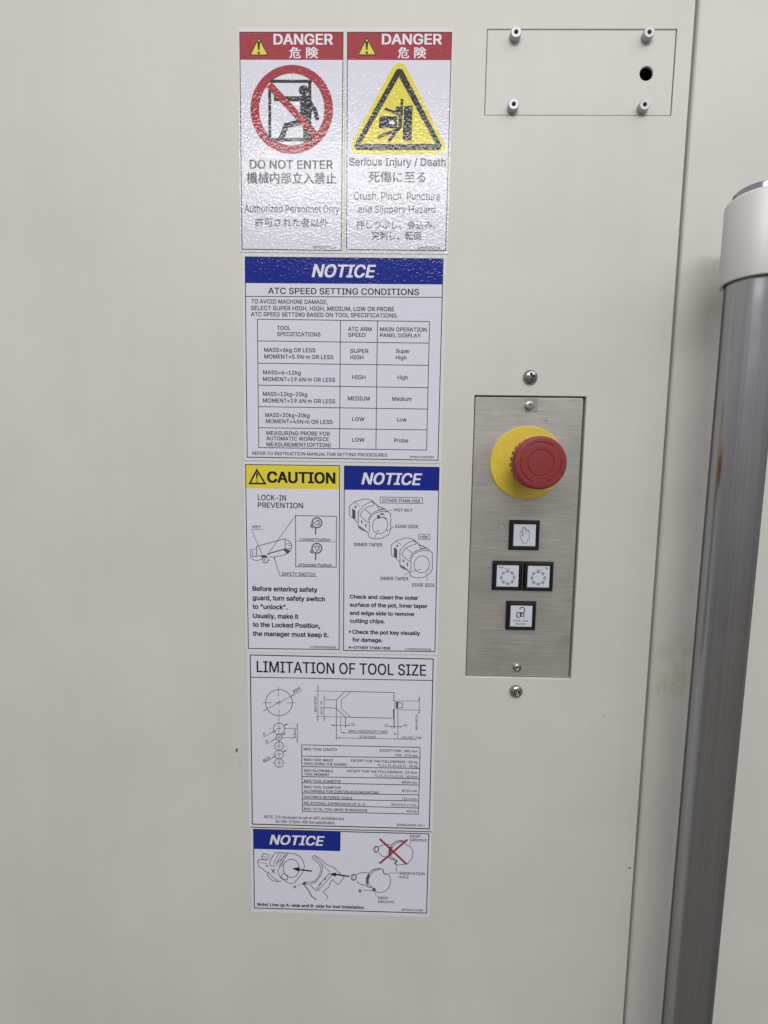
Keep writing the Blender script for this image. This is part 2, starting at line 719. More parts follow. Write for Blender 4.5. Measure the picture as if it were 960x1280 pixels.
panel = thing('machine_panel', (0, 0, 0), 'large ivory painted sheet metal machine panel carrying the warning signs', 'panel')
bm = holed_sheet([XL, cov[0], plt[0], plt[1], cov[1], seam] if cov[0] < plt[0] else sorted([XL, plt[0], cov[0], plt[1], cov[1], seam]),
                 [ZB, plt[2], plt[3], cov[2], cov[3], ZT], [cov, plt], 0.0, 0.022)
o = link('panel_sheet', bm, M_wall, panel)
bevel(o, 0.0007, 2)
bm = bmesh.new()   # backing behind the instrument cut-out
for (x0, x1, z0, z1, y) in ((plt[0] - .004, plt[1] + .004, plt[2] - .004, plt[3] + .004, 0.0140),):
    bm.faces.new([bm.verts.new(v) for v in ((x0, y, z0), (x1, y, z0), (x1, y, z1), (x0, y, z1))])
link('recess_back', bm, M_wall, panel)
bm = bmesh.new()
x0, x1, z0, z1 = cov[0] - .004, cov[1] + .004, cov[2] - .004, cov[3] + .004
bm.faces.new([bm.verts.new(v) for v in ((x0, .021, z0), (x1, .021, z0), (x1, .021, z1), (x0, .021, z1))])
link('cavity_back', bm, M_dark, panel)

# door to the right of the seam, set slightly back with a rounded edge
dx0 = seam + 0.0056
yd = 0.0055
bm = bmesh.new()
prof = [(dx0, 0.045)] + [(dx0 + 0.0026 * (1 - math.cos(a)), yd + 0.0026 * (1 - math.sin(a))) for a in [math.radians(5 + 85 * i / 8) for i in range(9)]] + [(0.95, yd)]
lo = [bm.verts.new((x, y, ZB)) for x, y in prof]
hi = [bm.verts.new((x, y, ZT)) for x, y in prof]
for i in range(len(prof) - 1):
    bm.faces.new((lo[i], lo[i + 1], hi[i + 1], hi[i]))
bmesh.ops.recalc_face_normals(bm, faces=bm.faces)
for f in bm.faces:
    if f.normal.y > 0.5:
        bmesh.ops.reverse_faces(bm, faces=bm.faces)
        break
o = link('machine_door', bm, M_door, None, (dx0, yd, ZB))
autosmooth(o, 50)
tag(o, 'ivory painted machine door with a brown stain right of the upright seam', 'door')
# near-black sheet added at the bottom of the gap, shade put in as colour
bm = bmesh.new()
bm.faces.new([bm.verts.new(v) for v in ((seam - .004, .0165, ZB), (dx0 + .004, .0165, ZB), (dx0 + .004, .0165, ZT), (seam - .004, .0165, ZT))])
link('gap_back', bm, M_dark, panel)

# ---- blank cover plate with four spacers and a cable hole
g = 0.00042
yc = 0.0003
cx0, cx1, cz0, cz1 = cov[0] + g, cov[1] - g * 1.6, cov[2] + g, cov[3] - g
hc = P(808, 91.8, yc)
hr = 0.0049
bm = bmesh.new()
N = 48
inner_f, outer_f, inner_b = [], [], []
for j in range(N):
    a = 2 * math.pi * j / N
    dx, dz = math.cos(a), math.sin(a)
    # where the ray leaves the rectangle
    tx = ((cx1 - hc.x) if dx > 0 else (cx0 - hc.x)) / dx if abs(dx) > 1e-9 else 1e9
    tz = ((cz1 - hc.z) if dz > 0 else (cz0 - hc.z)) / dz if abs(dz) > 1e-9 else 1e9
    tt = min(tx, tz)
    inner_f.append(bm.verts.new((hc.x + dx * hr, yc, hc.z + dz * hr)))
    inner_b.append(bm.verts.new((hc.x + dx * hr, yc + .0016, hc.z + dz * hr)))
    outer_f.append([hc.x + dx * tt, hc.z + dz * tt])
for (X, Z) in ((cx0, cz0), (cx1, cz0), (cx1, cz1), (cx0, cz1)):
    k = min(range(N), key=lambda j: math.atan2(math.sin(math.atan2(Z - hc.z, X - hc.x) - 2 * math.pi * j / N), math.cos(math.atan2(Z - hc.z, X - hc.x) - 2 * math.pi * j / N)) ** 2)
    outer_f[k] = [X, Z]
outer_v = [bm.verts.new((x, yc, z)) for x, z in outer_f]
outer_b = [bm.verts.new((x, yc + .0016, z)) for x, z in outer_f]
for j in range(N):
    k = (j + 1) % N
    bm.faces.new((inner_f[j], inner_f[k], outer_v[k], outer_v[j]))
    bm.faces.new((inner_f[j], inner_b[j], inner_b[k], inner_f[k]))
    bm.faces.new((outer_v[j], outer_v[k], outer_b[k], outer_b[j]))
bmesh.ops.recalc_face_normals(bm, faces=bm.faces)
cover = link('cover_plate', bm, M_wall, None, ((cx0 + cx1) / 2, yc, (cz0 + cz1) / 2))
bevel(cover, 0.0003, 1)
tag(cover, 'blank ivory rectangular cover plate with one round black hole', 'cover plate')

SP = [((645.3, 39.6), 'upper left pale spacer bushing on the blank cover plate'),
      ((812.0, 39.8), 'pale spacer bushing above the round black hole of the cover plate'),
      ((642.3, 129.8), 'lower left pale spacer bushing on the blank cover plate'),
      ((806.3, 130.4), 'pale spacer bushing below the round black hole of the cover plate')]
hsp = 0.0046
proto = None
for (px, lab) in SP:
    tip = P(*px, yc - hsp)
    base = Vector((tip.x, yc - 0.00005, tip.z))
    if proto is None:
        proto = thing('spacer_bushing', base, lab, 'spacer', 'spacers on the cover plate')
        r, hr_ = 0.0040, 0.0014
        prof = [(hr_, 0.0015), (hr_, hsp - .0003), (hr_ + .0003, hsp), (r - .0005, hsp), (r, hsp - .0005), (r, 0)]
        o = link('bushing_body', lathe(base, prof, 40), M_spacer, proto)
        autosmooth(o, 40)
        bm = bmesh.new()
        bmesh.ops.create_circle(bm, cap_ends=True, segments=24, radius=hr_ + .00005, matrix=Matrix.Translation(base + Vector((0, -.0016, 0))) @ Matrix.Rotation(math.pi / 2, 4, 'X'))
        link('thread_hole', bm, M_dark, proto)
    else:
        c = proto.copy()
        COL.objects.link(c)
        c.location = base
        c['label'] = lab
        for ch in list(proto.children):
            d = ch.copy()
            COL.objects.link(d)
            d.parent = c

# ---- stainless control plate set in its cut-out
yp = 0.0022
px0, px1, pz0, pz1 = plt[0] + .0009, plt[1] - .0014, plt[2] + .0007, plt[3] - .0007


def round_rect(x0, x1, z0, z1, r, n_=6):
    out = []
    for (cx_, cz_, a0) in ((x1 - r, z1 - r, 0), (x0 + r, z1 - r, 90), (x0 + r, z0 + r, 180), (x1 - r, z0 + r, 270)):
        for i in range(n_ + 1):
            a = math.radians(a0 + 90 * i / n_)
            out.append((cx_ + r * math.cos(a), cz_ + r * math.sin(a)))
    return out


def plate_mesh(outline, y0, y1):
    bm = bmesh.new()
    f = [bm.verts.new((x, y0, z)) for x, z in outline]
    k = [bm.verts.new((x, y1, z)) for x, z in outline]
    bm.faces.new(f)
    bm.faces.new(list(reversed(k)))
    for i in range(len(f)):
        j = (i + 1) % len(f)
        bm.faces.new((f[i], k[i], k[j], f[j]))
    bmesh.ops.recalc_face_normals(bm, faces=bm.faces)
    return bm


cplate = thing('control_plate', ((px0 + px1) / 2, yp, (pz0 + pz1) / 2), 'brushed stainless steel control plate holding the red emergency stop and four square buttons', 'control plate')
o = link('steel_plate', plate_mesh(round_rect(px0, px1, pz0, pz1, .0022), yp, yp + .002), M_steel, cplate)
bevel(o, 0.0007, 3, 50)
a_, b_ = P(656.9, 497.6, yp), P(671.6, 515.5, yp)
o = link('screw_pad', plate_mesh(round_rect(a_.x, b_.x, b_.z, a_.z, .0003), yp - .00025, yp), M_zinc, cplate)
a_, b_ = P(640.5, 829.0, yp), P(655.0, 844.6, yp)
o = link('screw_pad', plate_mesh(round_rect(a_.x, b_.x, b_.z, a_.z, .0003), yp - .00012, yp), M_steel, cplate)


def screw_mesh(base, r, h, dome, cross_r, cross_w, depth, segs=160, rings=70, rot=0.0):
    """screw head with a cross recess, revolved about -y"""
    def fn(i, a):
        u = i / (rings - 1)
        if u < 0.12:
            k = u / 0.12
            return (r, h * (1 - dome) * k)
        q = 1 - (u - 0.12) / 0.88
        rr = r * max(q, 0.002)
        hh = h * (1 - dome) + h * dome * math.sqrt(max(0.0, 1 - (q * 0.999) ** 2))
        x, z = rr * math.cos(a + rot), rr * math.sin(a + rot)
        c = min(max(abs(x) / cross_r, abs(z) / (cross_w)), max(abs(z) / cross_r, abs(x) / cross_w))
        hh -= depth * max(0.0, min(1.0, (1.08 - c) / 0.16))
        return (rr, hh)
    return polar(base, rings, segs, fn)


def screw(name, tip_px, base_y, r, h, dome, cr, cw, depth, m, lab, group, rot=0.1):
    t_ = P(*tip_px, base_y - h)
    base = Vector((t_.x, base_y, t_.z))
    o = link(name, screw_mesh(base, r, h, dome, cr, cw, depth, rot=rot), m, None, base)
    autosmooth(o, 38)
    return tag(o, lab, 'screw', group)


screw('panel_screw', (664.2, 470.6), 0.0, 0.0058, 0.0036, 0.92, 0.0028, 0.00095, 0.0030, M_chrome,
      'large domed cross head screw in the panel above the control plate', 'domed panel screws', 0.1)
screw('panel_screw', (646.2, 866.5), 0.0, 0.0055, 0.0036, 0.92, 0.0024, 0.00085, 0.0030, M_chrome,
      'large domed cross head screw in the panel below the control plate', 'domed panel screws', 0.5)
screw('plate_screw', (662.6, 506.6), yp - .00025, 0.0033, 0.0030, 0.16, 0.00085, 0.00085, 0.0016, M_zinc,
      'small round screw at the top of the steel control plate above the red button', 'small plate screws', 0.8)
screw('plate_screw', (647.0, 835.8), yp - .00012, 0.0036, 0.0026, 0.65, 0.0013, 0.0006, 0.0011, M_chrome,
      'small round screw at the bottom edge of the steel control plate', 'small plate screws', 0.3)

# ---- emergency stop
dc = P(658.8, 578.7, yp - .0015)
base = Vector((dc.x, yp, dc.z))
HH = 0.0385
tipw = P(676.3, 578.6, yp - HH)
axis = Vector((tipw.x - base.x, -HH, tipw.z - base.z)).normalized()
est = thing('emergency_stop', base, 'red mushroom emergency stop button on a round yellow disc', 'emergency stop')
RD = 0.0293
o = link('yellow_disc', lathe(base, [(.010, .0003), (.010, .0018), (RD - .0005, .0018), (RD, .0013), (RD, 0.00005)], 96), M_disc, est)
autosmooth(o, 40)
RH = 0.0196
o = link('button_neck', lathe(base, [(.0125, .0018), (.0125, .017), (.0150, .020), (.0150, .026), (.010, .026)], 48, axis), M_head, est)
autosmooth(o, 40)


def groove(r, a):
    d = 0.0
    for rr, wdt, dep in ((.0095, .00032, .00045),):
        d = max(d, dep * max(0.0, 1 - ((r - rr) / wdt) ** 2))
    ang = -math.degrees(a) % 360
    # three arrows that run clockwise (seen from the front), each ends in a barb
    for a1 in (50, 290, 168):
        span = 80
        rel = (ang - a1) % 360
        if rel <= span:
            d = max(d, .00055 * max(0.0, 1 - ((r - .0147) / .00042) ** 2))
            if rel < 13:
                bw = .00030 + .00095 * rel / 13
                if abs(r - .0147) < bw:
                    d = max(d, .00050)
    return d


rs = []
for i in range(70):
    rs.append(0.0002 + (RH - .0022) * i / 69)
skirt = [(RH - .0012, HH - .0006 - .0003), (RH - .0005, HH - .0016), (RH - .0001, HH - .0030), (RH, HH - .0048)]
nrm = 26


def headfn(i, a):
    if i < len(rs):
        r = rs[i]
        dome = HH - .0008 * (r / RH) ** 2
        return (r, dome - groove(r, a))
    i -= len(rs)
    if i < len(skirt):
        return skirt[i]
    i -= len(skirt)
    ph = (a * nrm / (2 * math.pi)) % 1.0
    notch = 1.0 if ph < 0.27 else 0.0
    tab = [(RH, .0062, 0), (RH - .0001, .0068, 1), (RH - .0002, .0140, 1), (RH - .0006, .0150, 1), (RH - .0035, .0152, 0)]
    r, dd, k = tab[i]
    return (r - .0017 * notch * k, HH - dd)


bm = polar(base, len(rs) + len(skirt) + 5, 312, headfn, axis)
o = link('button_head', bm, M_head, est)
autosmooth(o, 32)

# ---- square push buttons
yb_ = yp
BW, LW, BH, LH = 0.02465, 0.01800, 0.0030, 0.0024


def square(c, w, y):
    return [Vector((c.x + sx * w / 2, y, c.z + sz * w / 2)) for sx, sz in ((-1, -1), (1, -1), (1, 1), (-1, 1))]


def bezel_mesh(c):
    bm = bmesh.new()
    rings = [(BW, yb_ - .00002), (BW, yb_ - BH * .35), (BW - .0030, yb_ - BH), (LW + .0008, yb_ - BH), (LW + .0006, yb_ - .0010)]
    rows = [[bm.verts.new(v) for v in square(c, w, y)] for w, y in rings]
    for i in range(len(rows) - 1):
        for j in range(4):
            k = (j + 1) % 4
            bm.faces.new((rows[i][j], rows[i][k], rows[i + 1][k], rows[i + 1][j]))
    bm.faces.new(rows[-1])
    bmesh.ops.recalc_face_normals(bm, faces=bm.faces)
    return bm


def lens_mesh(c):
    bm = bmesh.new()
    rows = [[bm.verts.new(v) for v in square(c, w, y)] for w, y in ((LW, yb_ - .0011), (LW, yb_ - LH + .0004), (LW - .0006, yb_ - LH))]
    for i in range(2):
        for j in range(4):
            k = (j + 1) % 4
            bm.faces.new((rows[i][j], rows[i][k], rows[i + 1][k], rows[i + 1][j]))
    bm.faces.new(rows[-1])
    bmesh.ops.recalc_face_normals(bm, faces=bm.faces)
    return bm


BT = [((655.5, 669.0), 'black square push button with a hand symbol on its white face'),
      ((634.3, 719.8), 'black square push button with a dotted ring and CCW on its white face'),
      ((672.9, 720.7), 'black square push button with a dotted ring and CW on its white face'),
      ((651.3, 769.9), 'black square push button with an open padlock symbol on its white face')]
btns = []
proto = None
for px, lab in BT:
    c3 = P(*px, yb_ - BH / 2)
    c3 = Vector((c3.x, yb_, c3.z))
    if proto is None:
        proto = thing('push_button', c3, lab, 'push button', 'square push buttons on the steel plate')
        o = link('button_bezel', bezel_mesh(c3), M_bezel, proto)
        bevel(o, .0004, 2, 20)
        o = link('button_lens', lens_mesh(c3), M_lens, proto)
        btns.append(proto)
    else:
        c = proto.copy()
        COL.objects.link(c)
        c.location = c3
        c['label'] = lab
        for ch in list(proto.children):
            d = ch.copy()
            COL.objects.link(d)
            d.parent = c
        btns.append(c)
yl = yb_ - LH - .00004


def lens_of(r):
    return [c for c in r.children if c.name.startswith('button_lens')][0]


pr = Print(yl).frame(634, 648, 1 / 22.86)
pr.line([(440, 720), (440, 685), (380, 560), (370, 390), (390, 352), (440, 350)], .75)
pr.line([(447, 250), (445, 520)], 1.15)
pr.line([(447, 250), (480, 240), (540, 300), (545, 430)], .8)
pr.line([(490, 260), (535, 330)], .9)
pr.line([(545, 340), (600, 330), (632, 370), (635, 570), (570, 650), (560, 720)], .8)
pr.line([(440, 715), (560, 715)], .6)
pr.line([(585, 345), (610, 365)], .9)
pr.build('hand_symbol', M_linesg, lens_of(btns[0]))
for q, (cx_, cy_) in ((1, (265, 280)), (2, (712, 288))):
    pr = Print(yl).frame(612, 698, 1 / 11.707)
    for k in range(8):
        a = math.radians(k * 45)
        x, y = cx_ + 93 * math.cos(a), cy_ + 90 * math.sin(a)
        pr.ring(x, y, 22, 14, .95, 14, rot=math.degrees(a) + 90)
        pr.disc(x, y, 6, 6, 8)
    if q == 1:
        pr.text('CCW', 623.0, 629.6, 708.0, 709.9, .03)
        pr.line([(222, 152), (312, 152)], .55)
        pr.poly([(218, 152), (240, 143), (240, 161)])
    else:
        pr.text('CW', 681.2, 685.6, 709.4, 711.6, .03)
        pr.line([(678, 168), (768, 168)], .55)
        pr.poly([(772, 168), (750, 159), (750, 177)])
    pr.build('ring_symbol', M_linesg, lens_of(btns[q]))
pr = Print(yl).frame(630, 748, 1 / 21.82)
pr.line(pr.arcpts(497, 312, 68, 66, 170, -10, 16) + [(556, 350), (540, 395)], 1.25)
pr.line([(352, 390), (352, 525)], 1.4)
pr.line([(352, 388), (548, 388)], 1.1)
pr.line([(352, 515), (430, 515)], 1.0)
pr.line([(455, 390), (455, 510)], 2.2)
pr.line([(455, 450), (500, 405)], 1.2)
pr.line([(455, 450), (500, 500)], 1.2)
pr.line([(540, 390), (540, 525)], 1.3)
pr.build('padlock_symbol', M_lines, lens_of(btns[3]))
pr = Print(yl)
pr.text('DOOR LOCK', 641.3, 660.2, 774.6, 776.9, .02)
pr.text('RELEASE', 644.3, 657.8, 778.6, 781.0, .02)
pr.build('button_lettering', M_linesg, lens_of(btns[3]))

# ---- upright door handle
ya = -0.046
ac = P(904.8, 760, ya)
ax_, RT = ac.x, 0.01645
RC = RT + 0.0036
hand = thing('door_handle', (ax_, ya, -0.55), 'upright brushed steel tube handle with a pale aluminium end collar', 'handle')
deep = ya + RT * 0.55
zc0 = P(898, 361, deep).z
zc1 = P(903, 258, deep).z
o = link('handle_tube', lathe((ax_, ya, 0), [(RT - .002, -0.62), (RT, -0.618), (RT, zc0 + .02), (RT - .002, zc0 + .02)], 96, (0, 0, 1)), M_tube, hand)
autosmooth(o, 40)
prof = [(RT + .0006, zc0 + .012), (RT + .0006, zc0 + .0008), (RC - .0012, zc0), (RC - .0003, zc0 + .0004), (RC, zc0 + .0012), (RC, zc1 - .0026), (RC - .0008, zc1 - .0010), (RC - .0028, zc1 + .0004), (RT - .0006, zc1 + .0007)]
o = link('end_collar', lathe((ax_, ya, 0), prof, 128, (0, 0, 1)), M_collar, hand)
autosmooth(o, 30)
prof = [(RT - .0004, zc1 - .001), (RT - .0004, zc1 + .0040), (RT - .0012, zc1 + .0048), (RT - .004, zc1 + .0050)]
o = link('end_cap', lathe((ax_, ya, 0), prof, 96, (0, 0, 1)), M_tube, hand)
autosmooth(o, 40)
zc = (zc0 + zc1) / 2
d_ = Vector((0.055, yd - ya, 0))
o = link('mounting_arm', lathe((ax_, ya, zc), [(.006, .012), (.009, .0125), (.009, d_.length - .001), (.008, d_.length)], 32, d_.normalized()), M_collar, hand)
autosmooth(o, 40)

# the tube leans very slightly: turn it about the point level with the lower screw
lean = math.radians(0.27)
zp = ac.z
hand.rotation_euler = (0, lean, 0)
hand.location.x = ax_ - (zp + 0.55) * math.sin(lean)

# ------------------------------------------------------------------ the seven signs
YS = -0.00032     # face of the vinyl
Y1 = YS - 0.00004
Y2 = YS - 0.00008
Y3 = YS - 0.00012
Y4 = YS - 0.00016
Y5 = YS - 0.00020


def sign(name, inner, margin, label, cat='warning sign', bw=1.0):
    """vinyl sheet with its black border line; inner = four pixel corners of the border line"""
    c = sum((P(*q) for q in inner), Vector()) / 4
    root = thing(name, (c.x, 0, c.z), label, cat, 'signs stuck on the panel')
    l_, t_, r_, b_ = margin
    (ax, ay), (bx, by), (cx_, cy_), (dx_, dy_) = inner
    outer = [(ax - l_, ay - t_), (bx + r_, by - t_), (cx_ + r_, cy_ + b_), (dx_ - l_, dy_ + b_)]
    link('vinyl_sheet', slab(outer, YS, -0.00002), M_margin, root)
    k = Print(YS - .00002)
    k.poly(inner)
    k.build('printed_field', M_sheet, root)
    k = Print(Y2)
    k.line(inner, bw, True)
    k.build('border_line', M_grey, root)
    return root


def alert_triangle(root, apex, left, right_, wd, bang, fill=True):
    k = Print(Y2)
    k.poly([apex, right_, left])
    tri = k.build('warning_triangle', M_yellow, root)
    k = Print(Y3)
    k.line([apex, right_, left], wd, True)
    x, y0, y1, w0 = bang
    h = y1 - y0
    k.poly([(x - w0, y0), (x + w0, y0), (x + w0 * .45, y0 + h * .68), (x - w0 * .45, y0 + h * .68)])
    k.disc(x, y1 - h * .1, w0 * .8, w0 * .8, 12)
    k.build('exclamation_mark', M_black, tri)
    return tri


# ---- 1: do not enter
s = sign('danger_sign', [(299.6, 40.2), (429.0, 40.2), (426.6, 313.1), (302.5, 311.4)], (2.2, 4.8, 2.6, 3.8),
         'danger sign with a red prohibition ring over a person at a doorway, DO NOT ENTER')
k = Print(Y1)
k.poly([(299.6, 40.2), (429.0, 40.2), (428.7, 74.9), (300.4, 74.7)])
k.build('header_band', M_red, s)
k = Print(Y3)
k.text('DANGER', 341.9, 416.2, 42.3, 55.8, .022)
k.text('危', 361.9, 376.3, 58.6, 73.0, .022, cjk=True)
k.text('険', 382.5, 397.8, 58.6, 73.0, .022, cjk=True)
k.build('header_lettering', M_wink, s)
alert_triangle(s, (323.3, 47.2), (312.9, 68.6), (334.8, 68.6), 1.1, (323.4, 51.5, 67.6, 2.0))
C = lambda pts: [(290 + x / 6.4, 25 + y / 6.4) for x, y in pts]
k = Print(Y2)
k.ring(364.8, 136.6, 46.2, 50.2, 1, 8) if False else None
op = k.arcpts(364.7, 136.6, 51.6, 55.6, 0, 360, 72)
ip = k.arcpts(364.7, 136.6, 40.8, 44.9, 0, 360, 72)
for i in range(72):
    j = (i + 1) % 72
    k.poly([op[i], op[j], ip[j], ip[i]])
ring_ob = k.build('prohibition_ring', M_red, s)
k = Print(Y3)
k.line(C([(310, 490), (640, 490)]), 3.8)
k.line(C([(622, 478), (622, 950)]), 4.0)
k.line(C([(301, 540), (303, 958)]), 3.6)
k.line(C([(303, 957), (620, 957)]), 3.8)
k.build('doorway_drawing', M_black, s)
k = Print(Y4)
k.disc(*C([(572, 561)])[0], 6.0, 6.2)
k.poly(C([(545, 612), (575, 598), (612, 606), (642, 650), (642, 740), (606, 805), (545, 800)]))
k.line(C([(565, 629), (335, 629)]), 6.0)
k.line(C([(630, 670), (662, 715), (683, 800)]), 5.2)
k.line(C([(575, 810), (435, 842), (385, 968)]), 6.6)
k.line(C([(590, 790), (590, 968)]), 6.6)
k.poly(C([(572, 925), (640, 925), (640, 950), (600, 975), (572, 975)]))
k.build('person_drawing', M_black, s)
k = Print(Y5)
k.line(C([(297, 517), (667, 917)]), 8.9)
k.build('slash_bar', M_red, ring_ob)
k = Print(Y3)
k.text('DO NOT ENTER', 312.2, 416.3, 199.8, 210.8, .016)
k.text('機械内部立入禁止', 308.4, 420.5, 214.7, 229.5, .016, cjk=True)
k.build('bold_lettering', M_black, s)
k = Print(Y3)
k.text('Authorized Personnel Only', 305.6, 424.0, 256.0, 265.0, -.004)
k.text('許可された者以外', 318.9, 410.3, 272.2, 283.2, .0, cjk=True)
k.text('NP9003941JA', 391.6, 419.7, 307.3, 310.6, .0)
k.build('lettering', M_grey, s)

# ---- 2: serious injury
s = sign('danger_sign', [(434.3, 40.2), (564.8, 40.3), (557.1, 313.2), (433.2, 311.9)], (2.4, 4.6, 2.4, 4.6),
         'danger sign with a large yellow triangle of a crushed person, Serious Injury / Death')
k = Print(Y1)
k.poly([(434.3, 40.2), (564.8, 40.3), (563.8, 75.2), (434.2, 74.8)])
k.build('header_band', M_red, s)
k = Print(Y3)
k.text('DANGER', 477.3, 552.3, 42.3, 55.6, .022)
k.text('危', 497.2, 511.3, 58.6, 73.0, .022, cjk=True)
k.text('険', 517.5, 532.8, 58.6, 73.0, .022, cjk=True)
k.build('header_lettering', M_wink, s)
alert_triangle(s, (458.6, 47.2), (447.9, 68.4), (469.7, 68.4), 1.1, (458.5, 51.5, 67.4, 2.0))


def round_tri(cs, r, n_=10):
    """hull of three circles, in pixels"""
    cs = [Vector(c) for c in cs]
    out = []
    m_ = sum(cs, Vector((0, 0))) / 3
    for i in range(3):
        p, a, b_ = cs[i], cs[i - 1], cs[(i + 1) % 3]
        def nr(d):
            v = Vector((d.y, -d.x)).normalized()
            return v
        d1, d2 = (p - a), (b_ - p)
        n1, n2 = nr(d1), nr(d2)
        if n1.dot(p - m_) < 0:
            n1, n2 = -n1, -n2
        a1, a2 = math.atan2(n1.y, n1.x), math.atan2(n2.y, n2.x)
        while a2 - a1 > math.pi:
            a2 -= 2 * math.pi
        while a2 - a1 < -math.pi:
            a2 += 2 * math.pi
        for j in range(n_ + 1):
            a_ = a1 + (a2 - a1) * j / n_
            out.append((p.x + r * math.cos(a_), p.y + r * math.sin(a_)))
    return out


D = lambda pts: [(425 + x / 6.4, 25 + y / 6.4) for x, y in pts]
k = Print(Y1)
k.poly(round_tri(D([(476, 405), (148, 1012), (780, 1012)]), 9.6))
tri = k.build('hazard_triangle', M_yellow, s)
k = Print(Y2)
k.poly(round_tri(D([(476, 422), (149, 1008), (779, 1008)]), 5.2))
k.build('triangle_band', M_black, tri)
k = Print(Y3)
k.poly(D([(472, 455), (765, 992), (165, 992)]))
k.build('triangle_field', M_yellow, tri)
k = Print(Y4)
k.poly(D([(512, 690), (581, 684), (573, 970), (500, 960)]))
k.poly(D([(316, 768), (458, 770), (458, 866), (310, 866)]))
k.build('press_blocks', M_black, tri)
k = Print(Y4)
k.disc(*D([(464, 716)])[0], 3.7, 3.8)
k.line(D([(496, 632), (492, 770)]), 3.4)
k.line(D([(358, 706), (474, 756)]), 3.6)
k.poly(D([(468, 760), (500, 745), (496, 855), (475, 875), (466, 862)]))
k.line(D([(475, 872), (300, 938)]), 4.0)
k.line(D([(484, 850), (385, 975)]), 4.0)
k.build('person_drawing', M_black, tri)
k = Print(Y5)
k.poly(D([(392, 810), (418, 810), (418, 799), (442, 821), (418, 843), (418, 832), (392, 832)]))
k.build('arrow_mark', M_wink, tri)
k = Print(Y3)
k.text('Serious Injury / Death', 436.3, 557.3, 197.2, 206.9, .011)
k.text('死傷に至る', 460.6, 532.0, 213.9, 228.0, .008, cjk=True)
k.build('bold_lettering', M_black, s)
k = Print(Y3)
k.text('Crush, Pinch, Puncture', 442.5, 550.3, 239.9, 249.4, -.004)
k.text('and Slippery Hazard', 447.7, 544.0, 256.9, 265.5, -.002)
k.text('押しつぶし、巻込み、', 445.3, 544.5, 275.3, 285.8, .002, cjk=True)
k.text('突刺し、転倒', 464.4, 526.3, 288.9, 299.8, .002, cjk=True)
k.text('NP9003942JA', 522.2, 550.0, 308.2, 311.4, .0)
k.build('lettering', M_grey, s)

# ---- 3: speed setting notice
s = sign('notice_sign', [(306.3, 321.0), (554.0, 323.5), (547.5, 575.2), (309.0, 571.4)], (3.6, 3.6, 4.6, 4.0),
         'tall notice sign with a table of ATC SPEED SETTING CONDITIONS')
k = Print(Y1)
k.poly([(306.3, 321.0), (554.0, 323.5), (553.2, 355.6), (306.6, 353.8)])
k.build('header_band', M_blue, s)
k = Print(Y3)
k.text('NOTICE', 389.8, 470.2, 330.4, 346.4, .022, .22)
k.build('header_lettering', M_wink, s)
k = Print(Y2)
k.line([(306.7, 370.4), (552.7, 371.6)], .9)
lx = lambda f: 321.7 + (323.4 - 321.7) * f
cols = ((321.7, 323.4), (425.6, 424.4), (471.8, 469.9), (537.0, 533.2))
rows = (398.9, 426.1, 453.9, 481.4, 508.3, 534.6, 559.4)
rowr = (401.9, 428.9, 456.7, 484.6, 511.3, 537.4, 562.6)
for t0, b0 in cols:
    f = (t0 - 321.7) / (537 - 321.7)
    k.line([(t0, rows[0] + (rowr[0] - rows[0]) * f), (b0, rows[-1] + (rowr[-1] - rows[-1]) * f)], .85)
for a, b_ in zip(rows, rowr):
    f = (a - rows[0]) / (rows[-1] - rows[0])
    k.line([(321.7 + 1.7 * f, a), (537 - 3.8 * f, b_)], .85)
k.build('table_lines', M_grey, s)
k = Print(Y3)
